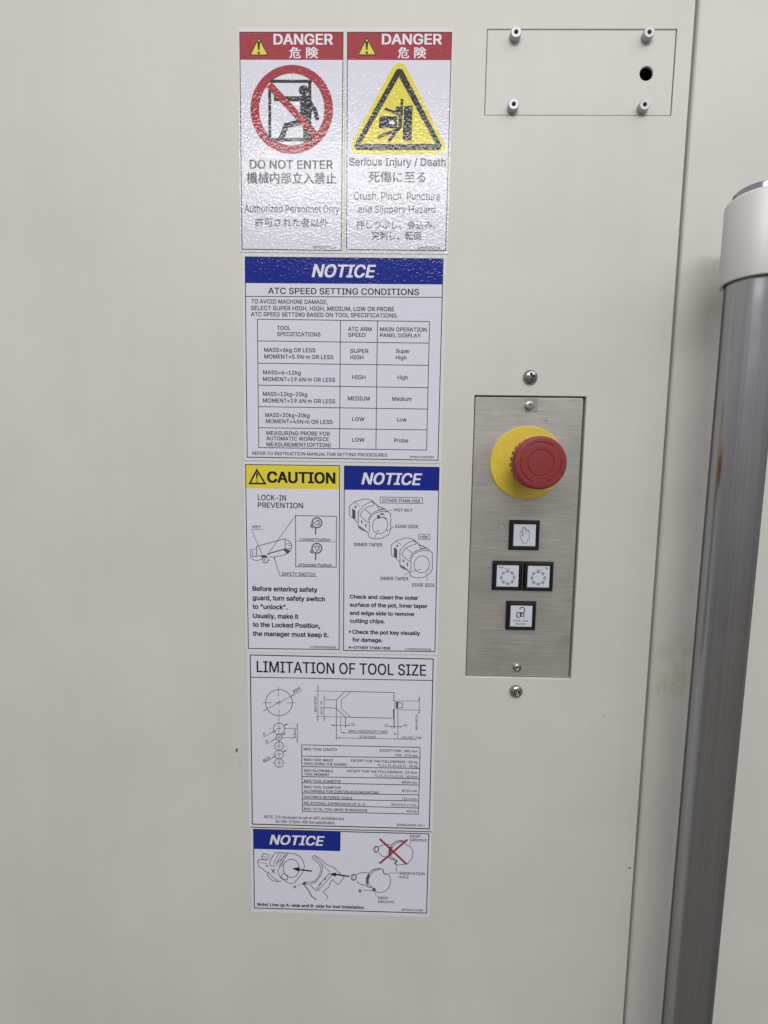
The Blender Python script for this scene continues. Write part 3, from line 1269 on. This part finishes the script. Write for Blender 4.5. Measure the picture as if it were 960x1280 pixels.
for tx in (
    ('ATC SPEED SETTING CONDITIONS', 335.1, 523.9, 359.4, 367.2),
    ('TO AVOID MACHINE DAMAGE,', 314.2, 409.5, 373.9, 379.2),
    ('SELECT SUPER HIGH, HIGH, MEDIUM, LOW OR PROBE', 313.7, 492.8, 382.1, 387.4),
    ('ATC SPEED SETTING BASED ON TOOL SPECIFICATIONS.', 313.7, 497.2, 390.0, 395.2),
    ('TOOL', 346.3, 363.2, 407.2, 412.4), ('SPECIFICATIONS', 346.3, 400.7, 414.9, 420.0),
    ('ATC ARM', 434.9, 464.4, 408.6, 413.6), ('SPEED', 435.2, 457.1, 416.0, 420.9),
    ('MAIN OPERATION', 475.0, 533.2, 409.0, 414.0), ('PANEL DISPLAY', 475.0, 525.9, 416.5, 421.3),
    ('MASS=6kg OR LESS', 330.3, 394.2, 434.6, 439.7), ('MOMENT=5.9N·m OR LESS', 330.3, 416.8, 442.9, 448.0),
    ('SUPER', 437.8, 460.7, 436.0, 441.0), ('HIGH', 437.8, 454.2, 444.0, 448.9),
    ('Super', 495.0, 512.5, 436.2, 441.1), ('High', 494.7, 508.0, 444.4, 449.2),
    ('MASS=6~12kg', 328.8, 375.9, 462.8, 467.8), ('MOMENT=19.6N·m OR LESS', 328.8, 419.0, 471.1, 476.2),
    ('HIGH', 440.3, 456.8, 468.8, 473.9), ('High', 496.8, 509.6, 469.2, 474.1),
    ('MASS=12kg~20kg', 328.8, 384.0, 489.7, 494.8), ('MOMENT=19.6N·m OR LESS', 328.8, 419.0, 497.9, 503.0),
    ('MEDIUM', 434.9, 462.2, 495.4, 500.4), ('Medium', 490.3, 514.3, 495.9, 500.9),
    ('MASS=20kg~30kg', 331.8, 386.9, 516.0, 521.1), ('MOMENT=45N·m OR LESS', 332.2, 415.8, 523.9, 528.9),
    ('LOW', 440.3, 455.6, 521.2, 526.1), ('Low', 496.2, 508.1, 521.9, 526.9),
    ('MEASURING PROBE FOR', 332.9, 412.4, 538.6, 543.6), ('AUTOMATIC WORKPIECE', 332.9, 411.0, 545.4, 550.3),
    ('MEASUREMENT(OPTION)', 333.2, 413.4, 552.8, 557.8),
    ('LOW', 440.3, 455.6, 547.2, 552.1), ('Probe', 492.8, 510.3, 547.9, 552.8),
    ('REFER TO INSTRUCTION MANUAL FOR SETTING PROCEDURES', 315.4, 484.0, 564.4, 568.4),
    ('ID9N06LD05018EN', 512.2, 542.4, 569.8, 572.2)):
    k.text(*tx, .011)
k.build('lettering', M_grey, s)

# ---- 4: caution
s = sign('caution_sign', [(306.8, 580.6), (424.6, 582.0), (423.9, 811.8), (310.5, 810.6)], (3.0, 3.0, 2.6, 4.4),
         'caution sign with a yellow header about LOCK-IN PREVENTION and a key switch drawing')
k = Print(Y1)
k.poly([(306.8, 580.6), (424.6, 582.0), (424.5, 611.7), (307.3, 610.4)])
k.build('header_band', M_yellow, s)
alert_triangle(s, (321.0, 587.4), (312.2, 604.3), (331.4, 604.5), 2.0, (321.1, 591.2, 603.0, 1.3))
k = Print(Y3)
k.text('CAUTION', 333.9, 419.4, 589.2, 603.3, .028)
k.build('header_lettering', M_black, s)
k = Print(Y3)
for tx in (
    ('Before entering safety', 315.6, 396.8, 732.7, 738.6), ('guard, turn safety switch', 315.6, 406.3, 744.1, 750.0),
    ('to "unlock".', 315.6, 359.2, 755.2, 761.0), ('Usually, make it', 316.0, 373.1, 766.6, 772.5),
    ('to the Locked Position,', 316.0, 400.2, 777.7, 783.5), ('the manager must keep it.', 316.0, 410.8, 788.9, 794.8)):
    k.text(*tx, .026)
k.build('bold_lettering', M_black, s)
k = Print(Y3)
for tx in (
    ('LOCK-IN', 322.3, 357.6, 618.3, 625.2), ('PREVENTION', 322.3, 378.8, 627.8, 634.4)):
    k.text(*tx, .011)
k.build('lettering', M_grey, s)
k = Print(Y3)
k.text('47300002A00EN', 387.3, 419.8, 807.3, 809.9, .011)
k.build('document_number', M_grey, s)
for tx in (
    ('KEY', 315.9, 326.2, 656.6, 660.0),
    ('SAFETY SWITCH', 352.1, 394.1, 715.1, 719.4), ('Locked Position', 375.3, 412.8, 672.0, 675.6),
    ('Unlocked Position', 373.1, 415.0, 703.8, 707.5)):
    k = Print(Y3)
    k.text(*tx, .011)
    k.build('caption', M_grey, s)
k = Print(Y2)
k.line([(369.4, 644.4), (420.6, 645.5), (420.3, 709.0), (369.7, 708.4)], .9, True)
k.line([(369.4, 676.3), (420.3, 677.4)], .6)
k.frame(310, 640, 1 / 16)
k.line([(300, 345), (70, 345), (200, 660), (290, 850)], .6)
k.line([(950, 70), (600, 560), (390, 850)], .65)
k.line([(520, 905), (545, 970), (640, 1280), (1380, 1290)], .65)
k.line([(165, 885), (170, 700), (200, 680), (740, 535), (745, 720)], .85)
k.line([(740, 535), (850, 600), (880, 680), (850, 780), (780, 830)], .8)
k.line([(760, 640), (860, 620)], .6)
k.line([(800, 660), (870, 670)], .6)
k.line([(790, 720), (860, 730)], .6)
k.line([(160, 738), (45, 760), (50, 900), (110, 960), (190, 970), (300, 935)], .7)
k.line([(90, 770), (90, 885), (165, 885), (300, 870)], .8)
k.line([(390, 850), (470, 815), (720, 745)], 1.3)
k.line([(530, 895), (690, 872), (820, 815)], .7)
k.line([(430, 890), (500, 905), (530, 895)], .7)
k.ring(348, 960, 58, 58, .8, 20)
k.line([(300, 1015), (370, 1010), (420, 960)], .7)
k.poly([(690, 752), (740, 722), (800, 745), (845, 780), (770, 835), (740, 790)])
k.poly([(225, 872), (340, 858), (390, 880), (370, 915), (300, 925)])
k.poly([(515, 905), (540, 905), (548, 975), (530, 965)])
k.disc(335, 960, 14, 18, 10)
k.build('key_switch_drawing', M_fine, s)
k = Print(Y2).frame(365, 640, 1 / 16)
for cy_, wedge in ((215, [(425, 215), (520, 165), (540, 215), (520, 265)]), (725, [(452, 688), (545, 688), (500, 790)])):
    k.ring(498, cy_, 98, 98, 1.5, 28)
    k.line(wedge, .8, True)
    k.line([(385, cy_ + 30), (375, cy_ + 70), (420, cy_ + 105)], 1.5)
    k.line([(472, cy_ + 100), (474, cy_ + 238)], 1.5)
    k.ring(498, cy_, 60, 60, .5, 20, 100, -60)
k.build('key_position_drawing', M_fine, s)

# ---- 5: check notice
s = sign('notice_sign', [(430.4, 582.4), (549.0, 584.1), (543.6, 814.4), (429.4, 813.0)], (2.4, 3.2, 3.4, 4.0),
         'notice sign with two tool pot drawings, Check and clean the outer surface')
k = Print(Y1)
k.poly([(430.4, 582.4), (549.0, 584.1), (548.4, 613.4), (430.4, 612.2)])
k.build('header_band', M_blue, s)
k = Print(Y3)
k.text('NOTICE', 451.8, 527.6, 590.6, 605.4, .022, .22)
k.build('header_lettering', M_wink, s)
k = Print(Y3)
for tx in (
    ('Check and clean the outer', 437.2, 522.9, 743.3, 748.2), ('surface of the pot, inner taper', 437.2, 534.4, 753.3, 758.3),
    ('and edge side to remove', 437.2, 517.7, 763.6, 768.5), ('cutting chips.', 437.2, 481.2, 773.4, 778.4),
    ('Check the pot key visually', 440.3, 525.2, 787.3, 792.3), ('for damage.', 440.3, 478.2, 797.0, 802.0),
    ('=OTHER THAN HSK', 439.2, 488.0, 807.5, 811.0)):
    k.text(*tx, .027)
for x_, y_ in ((437.4, 789.6), (437.2, 809.2)):
    for a in (0, 60, 120):
        q = math.radians(a + 30)
        k.line([(x_ - 1.5 * math.cos(q), y_ - 1.5 * math.sin(q)), (x_ + 1.5 * math.cos(q), y_ + 1.5 * math.sin(q))], .8)
k.build('bold_lettering', M_black, s)
for tx in (
    ('OTHER THAN HSK', 477.9, 525.6, 623.4, 627.5), ('POT KEY', 493.1, 515.8, 635.6, 639.4), ('EDGE SIDE', 494.2, 522.9, 655.8, 659.8),
    ('HSK', 524.9, 535.1, 669.3, 673.0), ('INNER TAPER', 442.3, 477.5, 678.4, 682.6), ('INNER TAPER', 475.1, 510.3, 720.8, 725.0),
    ('EDGE SIDE', 515.4, 543.6, 728.9, 733.1)):
    k = Print(Y3)
    k.text(*tx, .012)
    k.build('caption', M_grey, s)
k = Print(Y3)
k.text('47300002A00005EN', 506.2, 538.7, 810.0, 812.6, .012)
k.build('document_number', M_grey, s)


def pot(k, ox, oy, key):
    k.frame(430 + ox, 615 + oy, .07292)
    k.line([(410, 690), (425, 770), (520, 805), (650, 795), (760, 730), (800, 650), (800, 370), (740, 332)], .75)
    k.line([(435, 700), (433, 475), (480, 400), (560, 352), (640, 335), (740, 337)], .75)
    k.line([(410, 465), (460, 388), (530, 338), (600, 312), (690, 300)], .7)
    k.line([(410, 465), (433, 475)], .7)
    k.ring(618, 572, 128, 148, .7, 36, rot=18)
    k.line([(245, 340), (320, 250), (400, 192), (482, 160), (515, 215)], .7)
    k.line([(275, 390), (340, 295), (420, 252), (515, 228)], .7)
    k.line([(245, 340), (245, 595), (400, 690)], .8)
    k.line([(275, 390), (300, 430), (400, 520), (433, 515)], .7)
    k.line([(360, 300), (468, 388)], .7)
    k.line([(485, 152), (570, 235), (640, 262), (700, 295), (745, 335)], 1.1)
    k.line([(575, 240), (600, 300), (690, 300)], .7)
    k.line([(485, 155), (430, 125), (340, 120), (180, 170), (95, 240), (95, 405), (180, 465)], .75)
    k.line([(180, 170), (260, 240)], .6)
    k.line([(190, 310), (192, 490), (240, 528)], .75)
    k.poly([(140, 280), (188, 310), (188, 462), (142, 440)])
    k.poly([(180, 235), (212, 245), (215, 275), (190, 275)])
    k.line([(250, 590), (300, 615), (400, 692)], 1.2)
    k.line([(250, 612), (300, 652), (360, 662)], .7)
    k.line([(302, 485), (306, 535)], 1.5)
    k.line([(370, 545), (376, 602)], 1.3)
    k.disc(745, 662, 11, 11, 8)
    k.line([(568, 662), (602, 662)], .8)
    if key:
        k.poly([(568, 390), (612, 400), (612, 462), (568, 455)])
        k.poly([(620, 362), (685, 368), (685, 392), (622, 390)])
        k.line([(610, 435), (690, 430), (740, 470)], .7)


k = Print(Y2)
pot(k, 0, 0, True)
k.line([(745, 335), (830, 300)], .5)
k.line([(745, 660), (860, 590)], .5)
k.line([(585, 660), (515, 810)], .5)
pot(k, 52.1, 48.7, False)
k.frame(485, 655, .0664)
k.line([(570, 860), (490, 885), (300, 955)], .5)
k.line([(735, 900), (735, 1085)], .5)
k.frame()
k.line([(475.2, 621.3), (528.3, 622.2), (528.3, 629.4), (475.2, 628.6)], .7, True)
k.line([(522.9, 667.4), (537.3, 667.8), (537.2, 674.4), (522.9, 674.0)], .6, True)
k.build('tool_pot_drawing', M_fine, s)

# ---- 6: tool size limits
s = sign('tool_size_sign', [(312.8, 818.7), (541.6, 823.8), (536.6, 1036.0), (315.4, 1030.1)], (4.0, 3.2, 4.2, 4.0),
         'white information sign headed LIMITATION OF TOOL SIZE with tool drawing and table', 'information sign', 1.2)
k = Print(Y3)
k.text('LIMITATION OF TOOL SIZE', 320.9, 532.7, 826.2, 840.2, .010)
k.build('heading', M_black, s)
k = Print(Y2)
k.line([(313.0, 846.5), (540.2, 850.6)], 1.0)
k.frame(375, 930, .08854)
rl = (12, 172, 318, 460, 547, 692, 775, 862, 952)
k.frame()
rr_ = (48, 195, 345, 490, 580, 718, 805, 903, 990)
L0, L1 = (377.0, 931.1), (378.1, 1014.3)
R0, R1 = (525.2, 934.3), (523.0, 1017.6)
k.line([L0, L1], .9)
k.line([R0, R1], .9)
for a, b_ in zip(rl, rr_):
    f = (a - 12) / 940
    k.line([(L0[0] + (L1[0] - L0[0]) * f, 930 + a * .08854), (R0[0] + (R1[0] - R0[0]) * f, 930 + b_ * .08854)], .9)
k.build('table_lines', M_grey, s)
k = Print(Y3)
tb = lambda s_, x0, x1, y0, y1: k.text(s_, 375 + x0 * .08854, 375 + x1 * .08854, 930 + y0 * .08854, 930 + y1 * .08854, .014)
tr = lambda s_, x0, x1, y0, y1: k.text(s_, 455 + x0 * .08854, 455 + x1 * .08854, 930 + y0 * .08854, 930 + y1 * .08854, .012)
tb('MAX TOOL LENGTH', 50, 522, 52, 88)
tb('MAX TOOL MASS', 55, 462, 202, 238)
tb('(INCLUDING THE SHANK)', 55, 662, 258, 294)
tb('MAX ALLOWABLE', 55, 468, 354, 390)
tb('TOOL MOMENT', 58, 418, 407, 443)
tb('MAX TOOL DIAMETER', 55, 578, 500, 536)
tb('MAX TOOL DIAMETER', 55, 578, 588, 622)
tb('ALLOWABLE FOR CONTINUOUS MOUNTING', 55, 1115, 643, 678)
tb('DISTANCE BETWEEN TOOLS', 55, 738, 728, 763)
tb('RELATIONAL EXPRESSION OF D, D\'', 55, 930, 815, 850)
tb('MAX TOTAL TOOL MASS IN MAGAZINE', 55, 952, 897, 932)
tr('EXCEPT HSK : 480 mm', 222, 755, 72, 108)
tr('HSK : 570 mm', 440, 755, 140, 174)
tr('EXCEPT FOR THE FOLLOWINGS : 20 kg', -185, 755, 216, 252)
tr('T1,11,21,31,41,51 : 30 kg', 190, 755, 284, 318)
tr('EXCEPT FOR THE FOLLOWINGS : 29 N·m', -238, 752, 362, 398)
tr('T1,11,21,31,41,51 : 45 N·m', 142, 750, 430, 464)
tr('Ø300 mm', 535, 748, 522, 556)
tr('Ø115 mm', 535, 745, 643, 676)
tr('126.4 mm', 535, 745, 755, 788)
tr('(D+D\')/2 ≤ 126', 388, 742, 838, 872)
tr('400 kg', 598, 742, 930, 962)
k.text('NOTE, It is necessary to set an APC prohibited tool', 330.2, 430.2, 1019.0, 1022.6, .01)
k.text('for 500-570mm HSK tool specification.', 344.4, 419.0, 1024.8, 1028.4, .012)
k.text('ID9N06LD0501-EN-1', 496.2, 530.8, 1029.6, 1032.6, .012)
k.build('lettering', M_grey, s)
k = Print(Y2).frame(318, 850, .09375)
k.ring(328, 303, 178, 175, .85, 44)
k.line([(318, 88), (320, 215)], .6)
k.line([(326, 270), (328, 340)], .6)
k.line([(328, 385), (328, 1160)], .6)
k.line([(108, 303), (230, 303)], .6)
k.line([(280, 303), (370, 303)], .6)
k.line([(430, 305), (545, 305)], .6)
k.line([(110, 415), (480, 220), (640, 140)], .65)
for p_ in ([(478, 222), (515, 190), (525, 205)], [(160, 392), (128, 402), (135, 415)]):
    k.poly(p_)
for cy_, r_ in ((650, 75), (763, 40), (880, 58), (993, 58), (1105, 58)):
    k.ring(328, cy_, r_, r_, .8, 26)
for cy_, a_, b_ in ((645, 205, 450), (763, 280, 375), (880, 225, 435), (990, 230, 430), (1105, 235, 430)):
    k.line([(a_, cy_), (a_ + 20, cy_)], .5)
    k.line([(295, cy_), (362, cy_)], .6)
    k.line([(b_ - 20, cy_), (b_, cy_)], .5)
k.line([(405, 645), (575, 645)], .6)
k.line([(365, 770), (575, 770)], .6)
k.line([(572, 580), (572, 835)], .65)
k.poly([(572, 640), (562, 600), (582, 600)])
k.poly([(572, 775), (562, 815), (582, 815)])
for a, b_ in (((115, 765), (455, 580)), ((150, 860), (420, 710)), ((125, 1100), (435, 935))):
    k.line([a, ((a[0] * .45 + b_[0] * .55), (a[1] * .45 + b_[1] * .55))], .6)
    k.line([((a[0] * .2 + b_[0] * .8), (a[1] * .2 + b_[1] * .8)), b_], .6)
    m_ = Vector((a[0] * .12 + b_[0] * .88, a[1] * .12 + b_[1] * .88))
    k.poly([(m_.x - 28, m_.y + 8), (m_.x + 18, m_.y - 26), (m_.x + 28, m_.y - 10)])
    m_ = Vector((a[0] * .62 + b_[0] * .38, a[1] * .62 + b_[1] * .38))
    k.poly([(m_.x - 18, m_.y + 2), (m_.x + 22, m_.y - 22), (m_.x + 30, m_.y - 6)])
k.frame()
sc_ = .09375
k.text('Ø300', 318 + 525 * sc_, 0, 0, 850 + 178 * sc_, .02, end=(318 + 622 * sc_, 850 + 120 * sc_), upv=(-1.7, -3.3))
k.text('D\'', 318 + 125 * sc_, 0, 0, 850 + 745 * sc_, .02, end=(318 + 158 * sc_, 850 + 725 * sc_), upv=(-1.5, -3.0))
k.text('D', 318 + 158 * sc_, 0, 0, 850 + 840 * sc_, .02, end=(318 + 185 * sc_, 850 + 825 * sc_), upv=(-1.3, -2.8))
k.text('Ø115', 318 + 125 * sc_, 0, 0, 850 + 1098 * sc_, .02, end=(318 + 213 * sc_, 850 + 1045 * sc_), upv=(-1.6, -3.1))
k.text('126.4', 318 + 555 * sc_, 0, 0, 850 + 768 * sc_, .02, end=(318 + 553 * sc_, 850 + 655 * sc_), upv=(-2.9, 0))
k.build('tool_spacing_drawing', M_fine, s)
k = Print(Y2).frame(385, 850, .07813)
k.line([(160, 80), (158, 665)], .7)
k.poly([(160, 165), (150, 115), (170, 115)])
k.poly([(158, 582), (148, 632), (168, 632)])
k.line([(258, 240), (258, 660)], .6)
k.poly([(258, 312), (246, 275), (270, 275)])
k.poly([(258, 425), (246, 455), (270, 455)])
k.poly([(258, 590), (246, 625), (270, 625)])
k.line([(115, 172), (590, 184)], .5)
k.line([(115, 580), (600, 594)], .5)
k.line([(270, 314), (450, 320)], .7)
k.line([(270, 440), (455, 452)], .7)
k.line([(590, 184), (1375, 200), (1372, 340)], .8)
k.line([(590, 184), (453, 322), (453, 455), (600, 594), (1355, 612)], .8)
k.line([(685, 186), (535, 320), (533, 455), (680, 594)], .6)
k.line([(453, 455), (453, 960)], .8)
k.line([(525, 560), (525, 840)], .5)
k.line([(600, 594), (600, 760)], .9)
k.line([(365, 724), (650, 726)], .6)
k.poly([(448, 726), (400, 714), (400, 738)])
k.poly([(605, 727), (650, 716), (650, 738)])
k.line([(530, 845), (1270, 862)], .6)
k.poly([(528, 845), (580, 834), (580, 857)])
k.line([(456, 926), (1330, 941), (1725, 950)], .6)
k.poly([(456, 926), (505, 916), (505, 938)])
k.frame(455, 850, .08854)
k.line([(425, 175), (422, 295), (440, 298), (435, 415), (415, 418), (415, 540)], .8)
k.line([(425, 420), (425, 685)], 1.1)
k.line([(478, 410), (478, 840)], .7)
k.poly([(455, 300), (485, 302), (482, 408), (452, 405)])
k.line([(488, 320), (540, 325), (548, 345), (545, 388), (490, 395)], .8)
k.line([(485, 296), (795, 298)], .6)
k.line([(485, 420), (805, 425)], .6)
k.line([(780, 220), (778, 470)], .6)
k.poly([(780, 296), (768, 258), (792, 258)])
k.poly([(778, 428), (766, 466), (790, 466)])
k.line([(340, 656), (540, 660)], .6)
k.poly([(425, 658), (375, 648), (375, 668)])
k.poly([(480, 659), (525, 649), (525, 669)])
k.poly([(470, 760), (425, 750), (425, 772)])
k.poly([(478, 831), (430, 822), (430, 841)])
k.poly([(480, 831), (520, 822), (520, 841)])
k.frame()
t4 = lambda s_, x0, x1, y0, y1: k.text(s_, 385 + x0 * .07813, 385 + x1 * .07813, 850 + y0 * .07813, 850 + y1 * .07813, .012)
t4('120', 660, 752, 690, 735)
t4('MAX 480(EXCEPT HSK)', 655, 1275, 795, 838)
t4('570(HSK)', 825, 1085, 888, 930)
k.text('15', 455 + 285 * .08854, 455 + 338 * .08854, 850 + 620 * .08854, 850 + 657 * .08854, .01)
k.text('45', 455 + 553 * .08854, 455 + 610 * .08854, 850 + 620 * .08854, 850 + 657 * .08854, .01)
k.text('GAUGE LINE', 455 + 532 * .08854, 455 + 815 * .08854, 850 + 793 * .08854, 850 + 828 * .08854, .01)
k.text('MAX Ø300', 385 + 136 * .07813, 0, 0, 850 + 512 * .07813, .02, end=(385 + 134 * .07813, 850 + 265 * .07813), upv=(-2.6, 0))
k.text('Ø125  90', 385 + 232 * .07813, 0, 0, 850 + 552 * .07813, .02, end=(385 + 230 * .07813, 850 + 335 * .07813), upv=(-2.3, 0))
k.text('MAX Ø125', 455 + 755 * .08854, 0, 0, 850 + 705 * .08854, .02, end=(455 + 757 * .08854, 850 + 490 * .08854), upv=(-2.6, 0))
k.build('tool_outline_drawing', M_fine, s)

# ---- 7: line-up notice
s = sign('notice_sign', [(316.8, 1036.5), (536.0, 1042.4), (533.2, 1141.4), (318.0, 1134.9)], (3.4, 3.4, 3.6, 4.6),
         'wide lowest notice sign with tool drawings and a red cross, Line up A-side and B-side', bw=1.1)
k = Print(Y1)
k.poly([(316.8, 1036.5), (425.8, 1039.4), (425.4, 1064.0), (317.2, 1061.1)])
k.build('header_band', M_blue, s)
k = Print(Y3)
k.text('NOTICE', 336.9, 405.9, 1043.4, 1055.4, .022, .22)
k.build('header_lettering', M_wink, s)
k = Print(Y3)
k.text('Note) Line up A-side and B-side for tool installation.', 321.7, 456.1, 1128.4, 1132.3, .027)
k.text('A', 366.8, 370.2, 1106.6, 1110.4, .02)
k.text('B', 448.3, 451.9, 1111.6, 1115.6, .02)
k.build('bold_lettering', M_black, s)
for tx in (('DEEP', 512.5, 525.9, 1043.6, 1046.7), ('GROOVE', 512.7, 533.6, 1048.3, 1051.5), ('ORIENTATION', 498.2, 530.8, 1089.8, 1093.2),
           ('HOLE', 498.4, 510.8, 1094.6, 1097.7), ('DEEP', 472.4, 485.1, 1120.7, 1123.9), ('GROOVE', 472.4, 493.2, 1125.6, 1128.6)):
    k = Print(Y3)
    k.text(*tx, .012)
    k.build('caption', M_grey, s)
k = Print(Y3)
k.text('NP90051120EN', 502.4, 528.6, 1136.0, 1138.5, .012)
k.build('document_number', M_grey, s)
k = Print(Y2).frame(316, 1060, .12917)
k.ring(372, 197, 78, 88, .85, 34)
k.line([(225, 150), (345, 50), (400, 55), (455, 80), (490, 130), (500, 180), (480, 240), (405, 335), (370, 345), (330, 330), (270, 290), (240, 225), (300, 110)], .8)
k.line([(215, 45), (350, 48)], .8)
k.line([(215, 45), (165, 130), (165, 170), (205, 180)], .8)
for dx_ in (30, 60, 90, 115):
    k.line([(225 + dx_, 50), (175 + dx_, 135), (178 + dx_ * .9, 180)], .7)
k.line([(165, 70), (105, 52), (85, 80), (95, 108), (160, 105)], .8)
k.line([(90, 85), (180, 88)], .6)
k.line([(140, 120), (55, 112), (45, 140), (60, 185), (90, 195)], .8)
k.line([(50, 138), (140, 150)], .6)
k.line([(90, 195), (120, 230), (150, 235), (140, 265), (180, 310), (230, 325), (280, 320)], .8)
k.line([(150, 235), (200, 290), (250, 320)], .7)
k.line([(130, 165), (145, 180)], 1.4)
k.line([(180, 205), (215, 240)], 1.2)
k.line([(185, 240), (215, 200)], 1.0)
k.line([(285, 255), (300, 245), (340, 270), (335, 310), (290, 300), (275, 280), (285, 255)], .8)
k.line([(430, 365), (490, 345)], .5)
# fork
k.line([(575, 85), (600, 72), (650, 105), (715, 160), (780, 185), (830, 235), (885, 285), (825, 355), (770, 305), (745, 345), (735, 380), (680, 425), (728, 475), (710, 500)], .8)
k.line([(575, 85), (585, 105), (640, 150), (660, 200), (645, 265), (600, 320), (550, 330), (510, 330)], .8)
k.line([(600, 85), (655, 140), (678, 190), (660, 265), (610, 330), (550, 350), (495, 350)], .8)
k.line([(670, 150), (745, 235)], .6)
k.line([(490, 350), (540, 410), (570, 470), (615, 500)], 1.2)
k.line([(555, 360), (615, 415), (650, 345), (700, 290), (745, 245)], .8)
k.line([(628, 415), (765, 265)], .7)
k.line([(640, 360), (665, 345)], 1.2)
k.line([(695, 310), (708, 288)], 1.2)
k.poly([(475, 345), (500, 325), (520, 330), (512, 352), (490, 358)])
k.build('fork_drawing', M_fine, s)
k = Print(Y3).frame(316, 1060, .12917)
k.line([(440, 208), (572, 224)], 1.7)
k.poly([(378, 198), (450, 185), (445, 228)])
k.line([(790, 255), (935, 275)], 1.7)
k.poly([(738, 250), (808, 238), (802, 278)])
k.build('arrow_marks', M_black, s)
k = Print(Y2).frame(430, 1038, .11458)


def holder(k, dx_, dy_):
    T = lambda pts: [(x + dx_, y + dy_) for x, y in pts]
    k.line(T([(265, 462), (190, 462), (125, 485)]), .8)
    k.line(T([(135, 550), (170, 585), (245, 605)]), .8)
    k.ring(105 + dx_, 512 + dy_, 26, 32, 1.1, 20)
    k.ring(115 + dx_, 512 + dy_, 20, 28, .7, 20)
    k.line(T([(425, 425), (370, 415), (315, 430), (270, 470), (245, 520), (245, 580), (262, 618), (300, 622)]), 1.1)
    k.line(T([(390, 428), (335, 440), (290, 480), (268, 530), (268, 580), (282, 605), (310, 612)]), .8)
    k.poly(T([(268, 480), (280, 490), (262, 540), (262, 585), (250, 585), (247, 525)]))


holder(k, 0, 0)
k.line([(425, 425), (430, 460), (440, 475), (480, 480)], 1.3)
k.line([(490, 480), (510, 540), (500, 600), (470, 650), (420, 675), (360, 675), (335, 655)], .8)
k.poly([(310, 640), (340, 625), (348, 655), (325, 670), (305, 655)])
k.line([(300, 622), (335, 640)], 1.0)
k.line([(205, 655), (310, 655)], .6)
k.line([(335, 665), (355, 725)], .5)
k.line([(485, 465), (580, 465), (568, 375)], .6)
holder(k, 245, -305)
k.line([(590, 112), (650, 122), (690, 165), (715, 175), (735, 190), (755, 240), (740, 310), (690, 365), (600, 378), (565, 370)], .8)
k.line([(545, 315), (580, 335), (555, 355), (570, 375)], 1.6)
k.line([(735, 120), (712, 165)], .5)
k.build('tool_holder_drawing', M_fine, s)
k = Print(Y4).frame(430, 1038, .11458)
k.line([(390, 92), (685, 372)], 2.4)
k.line([(692, 100), (388, 362)], 2.4)
k.build('red_cross', M_red, s)
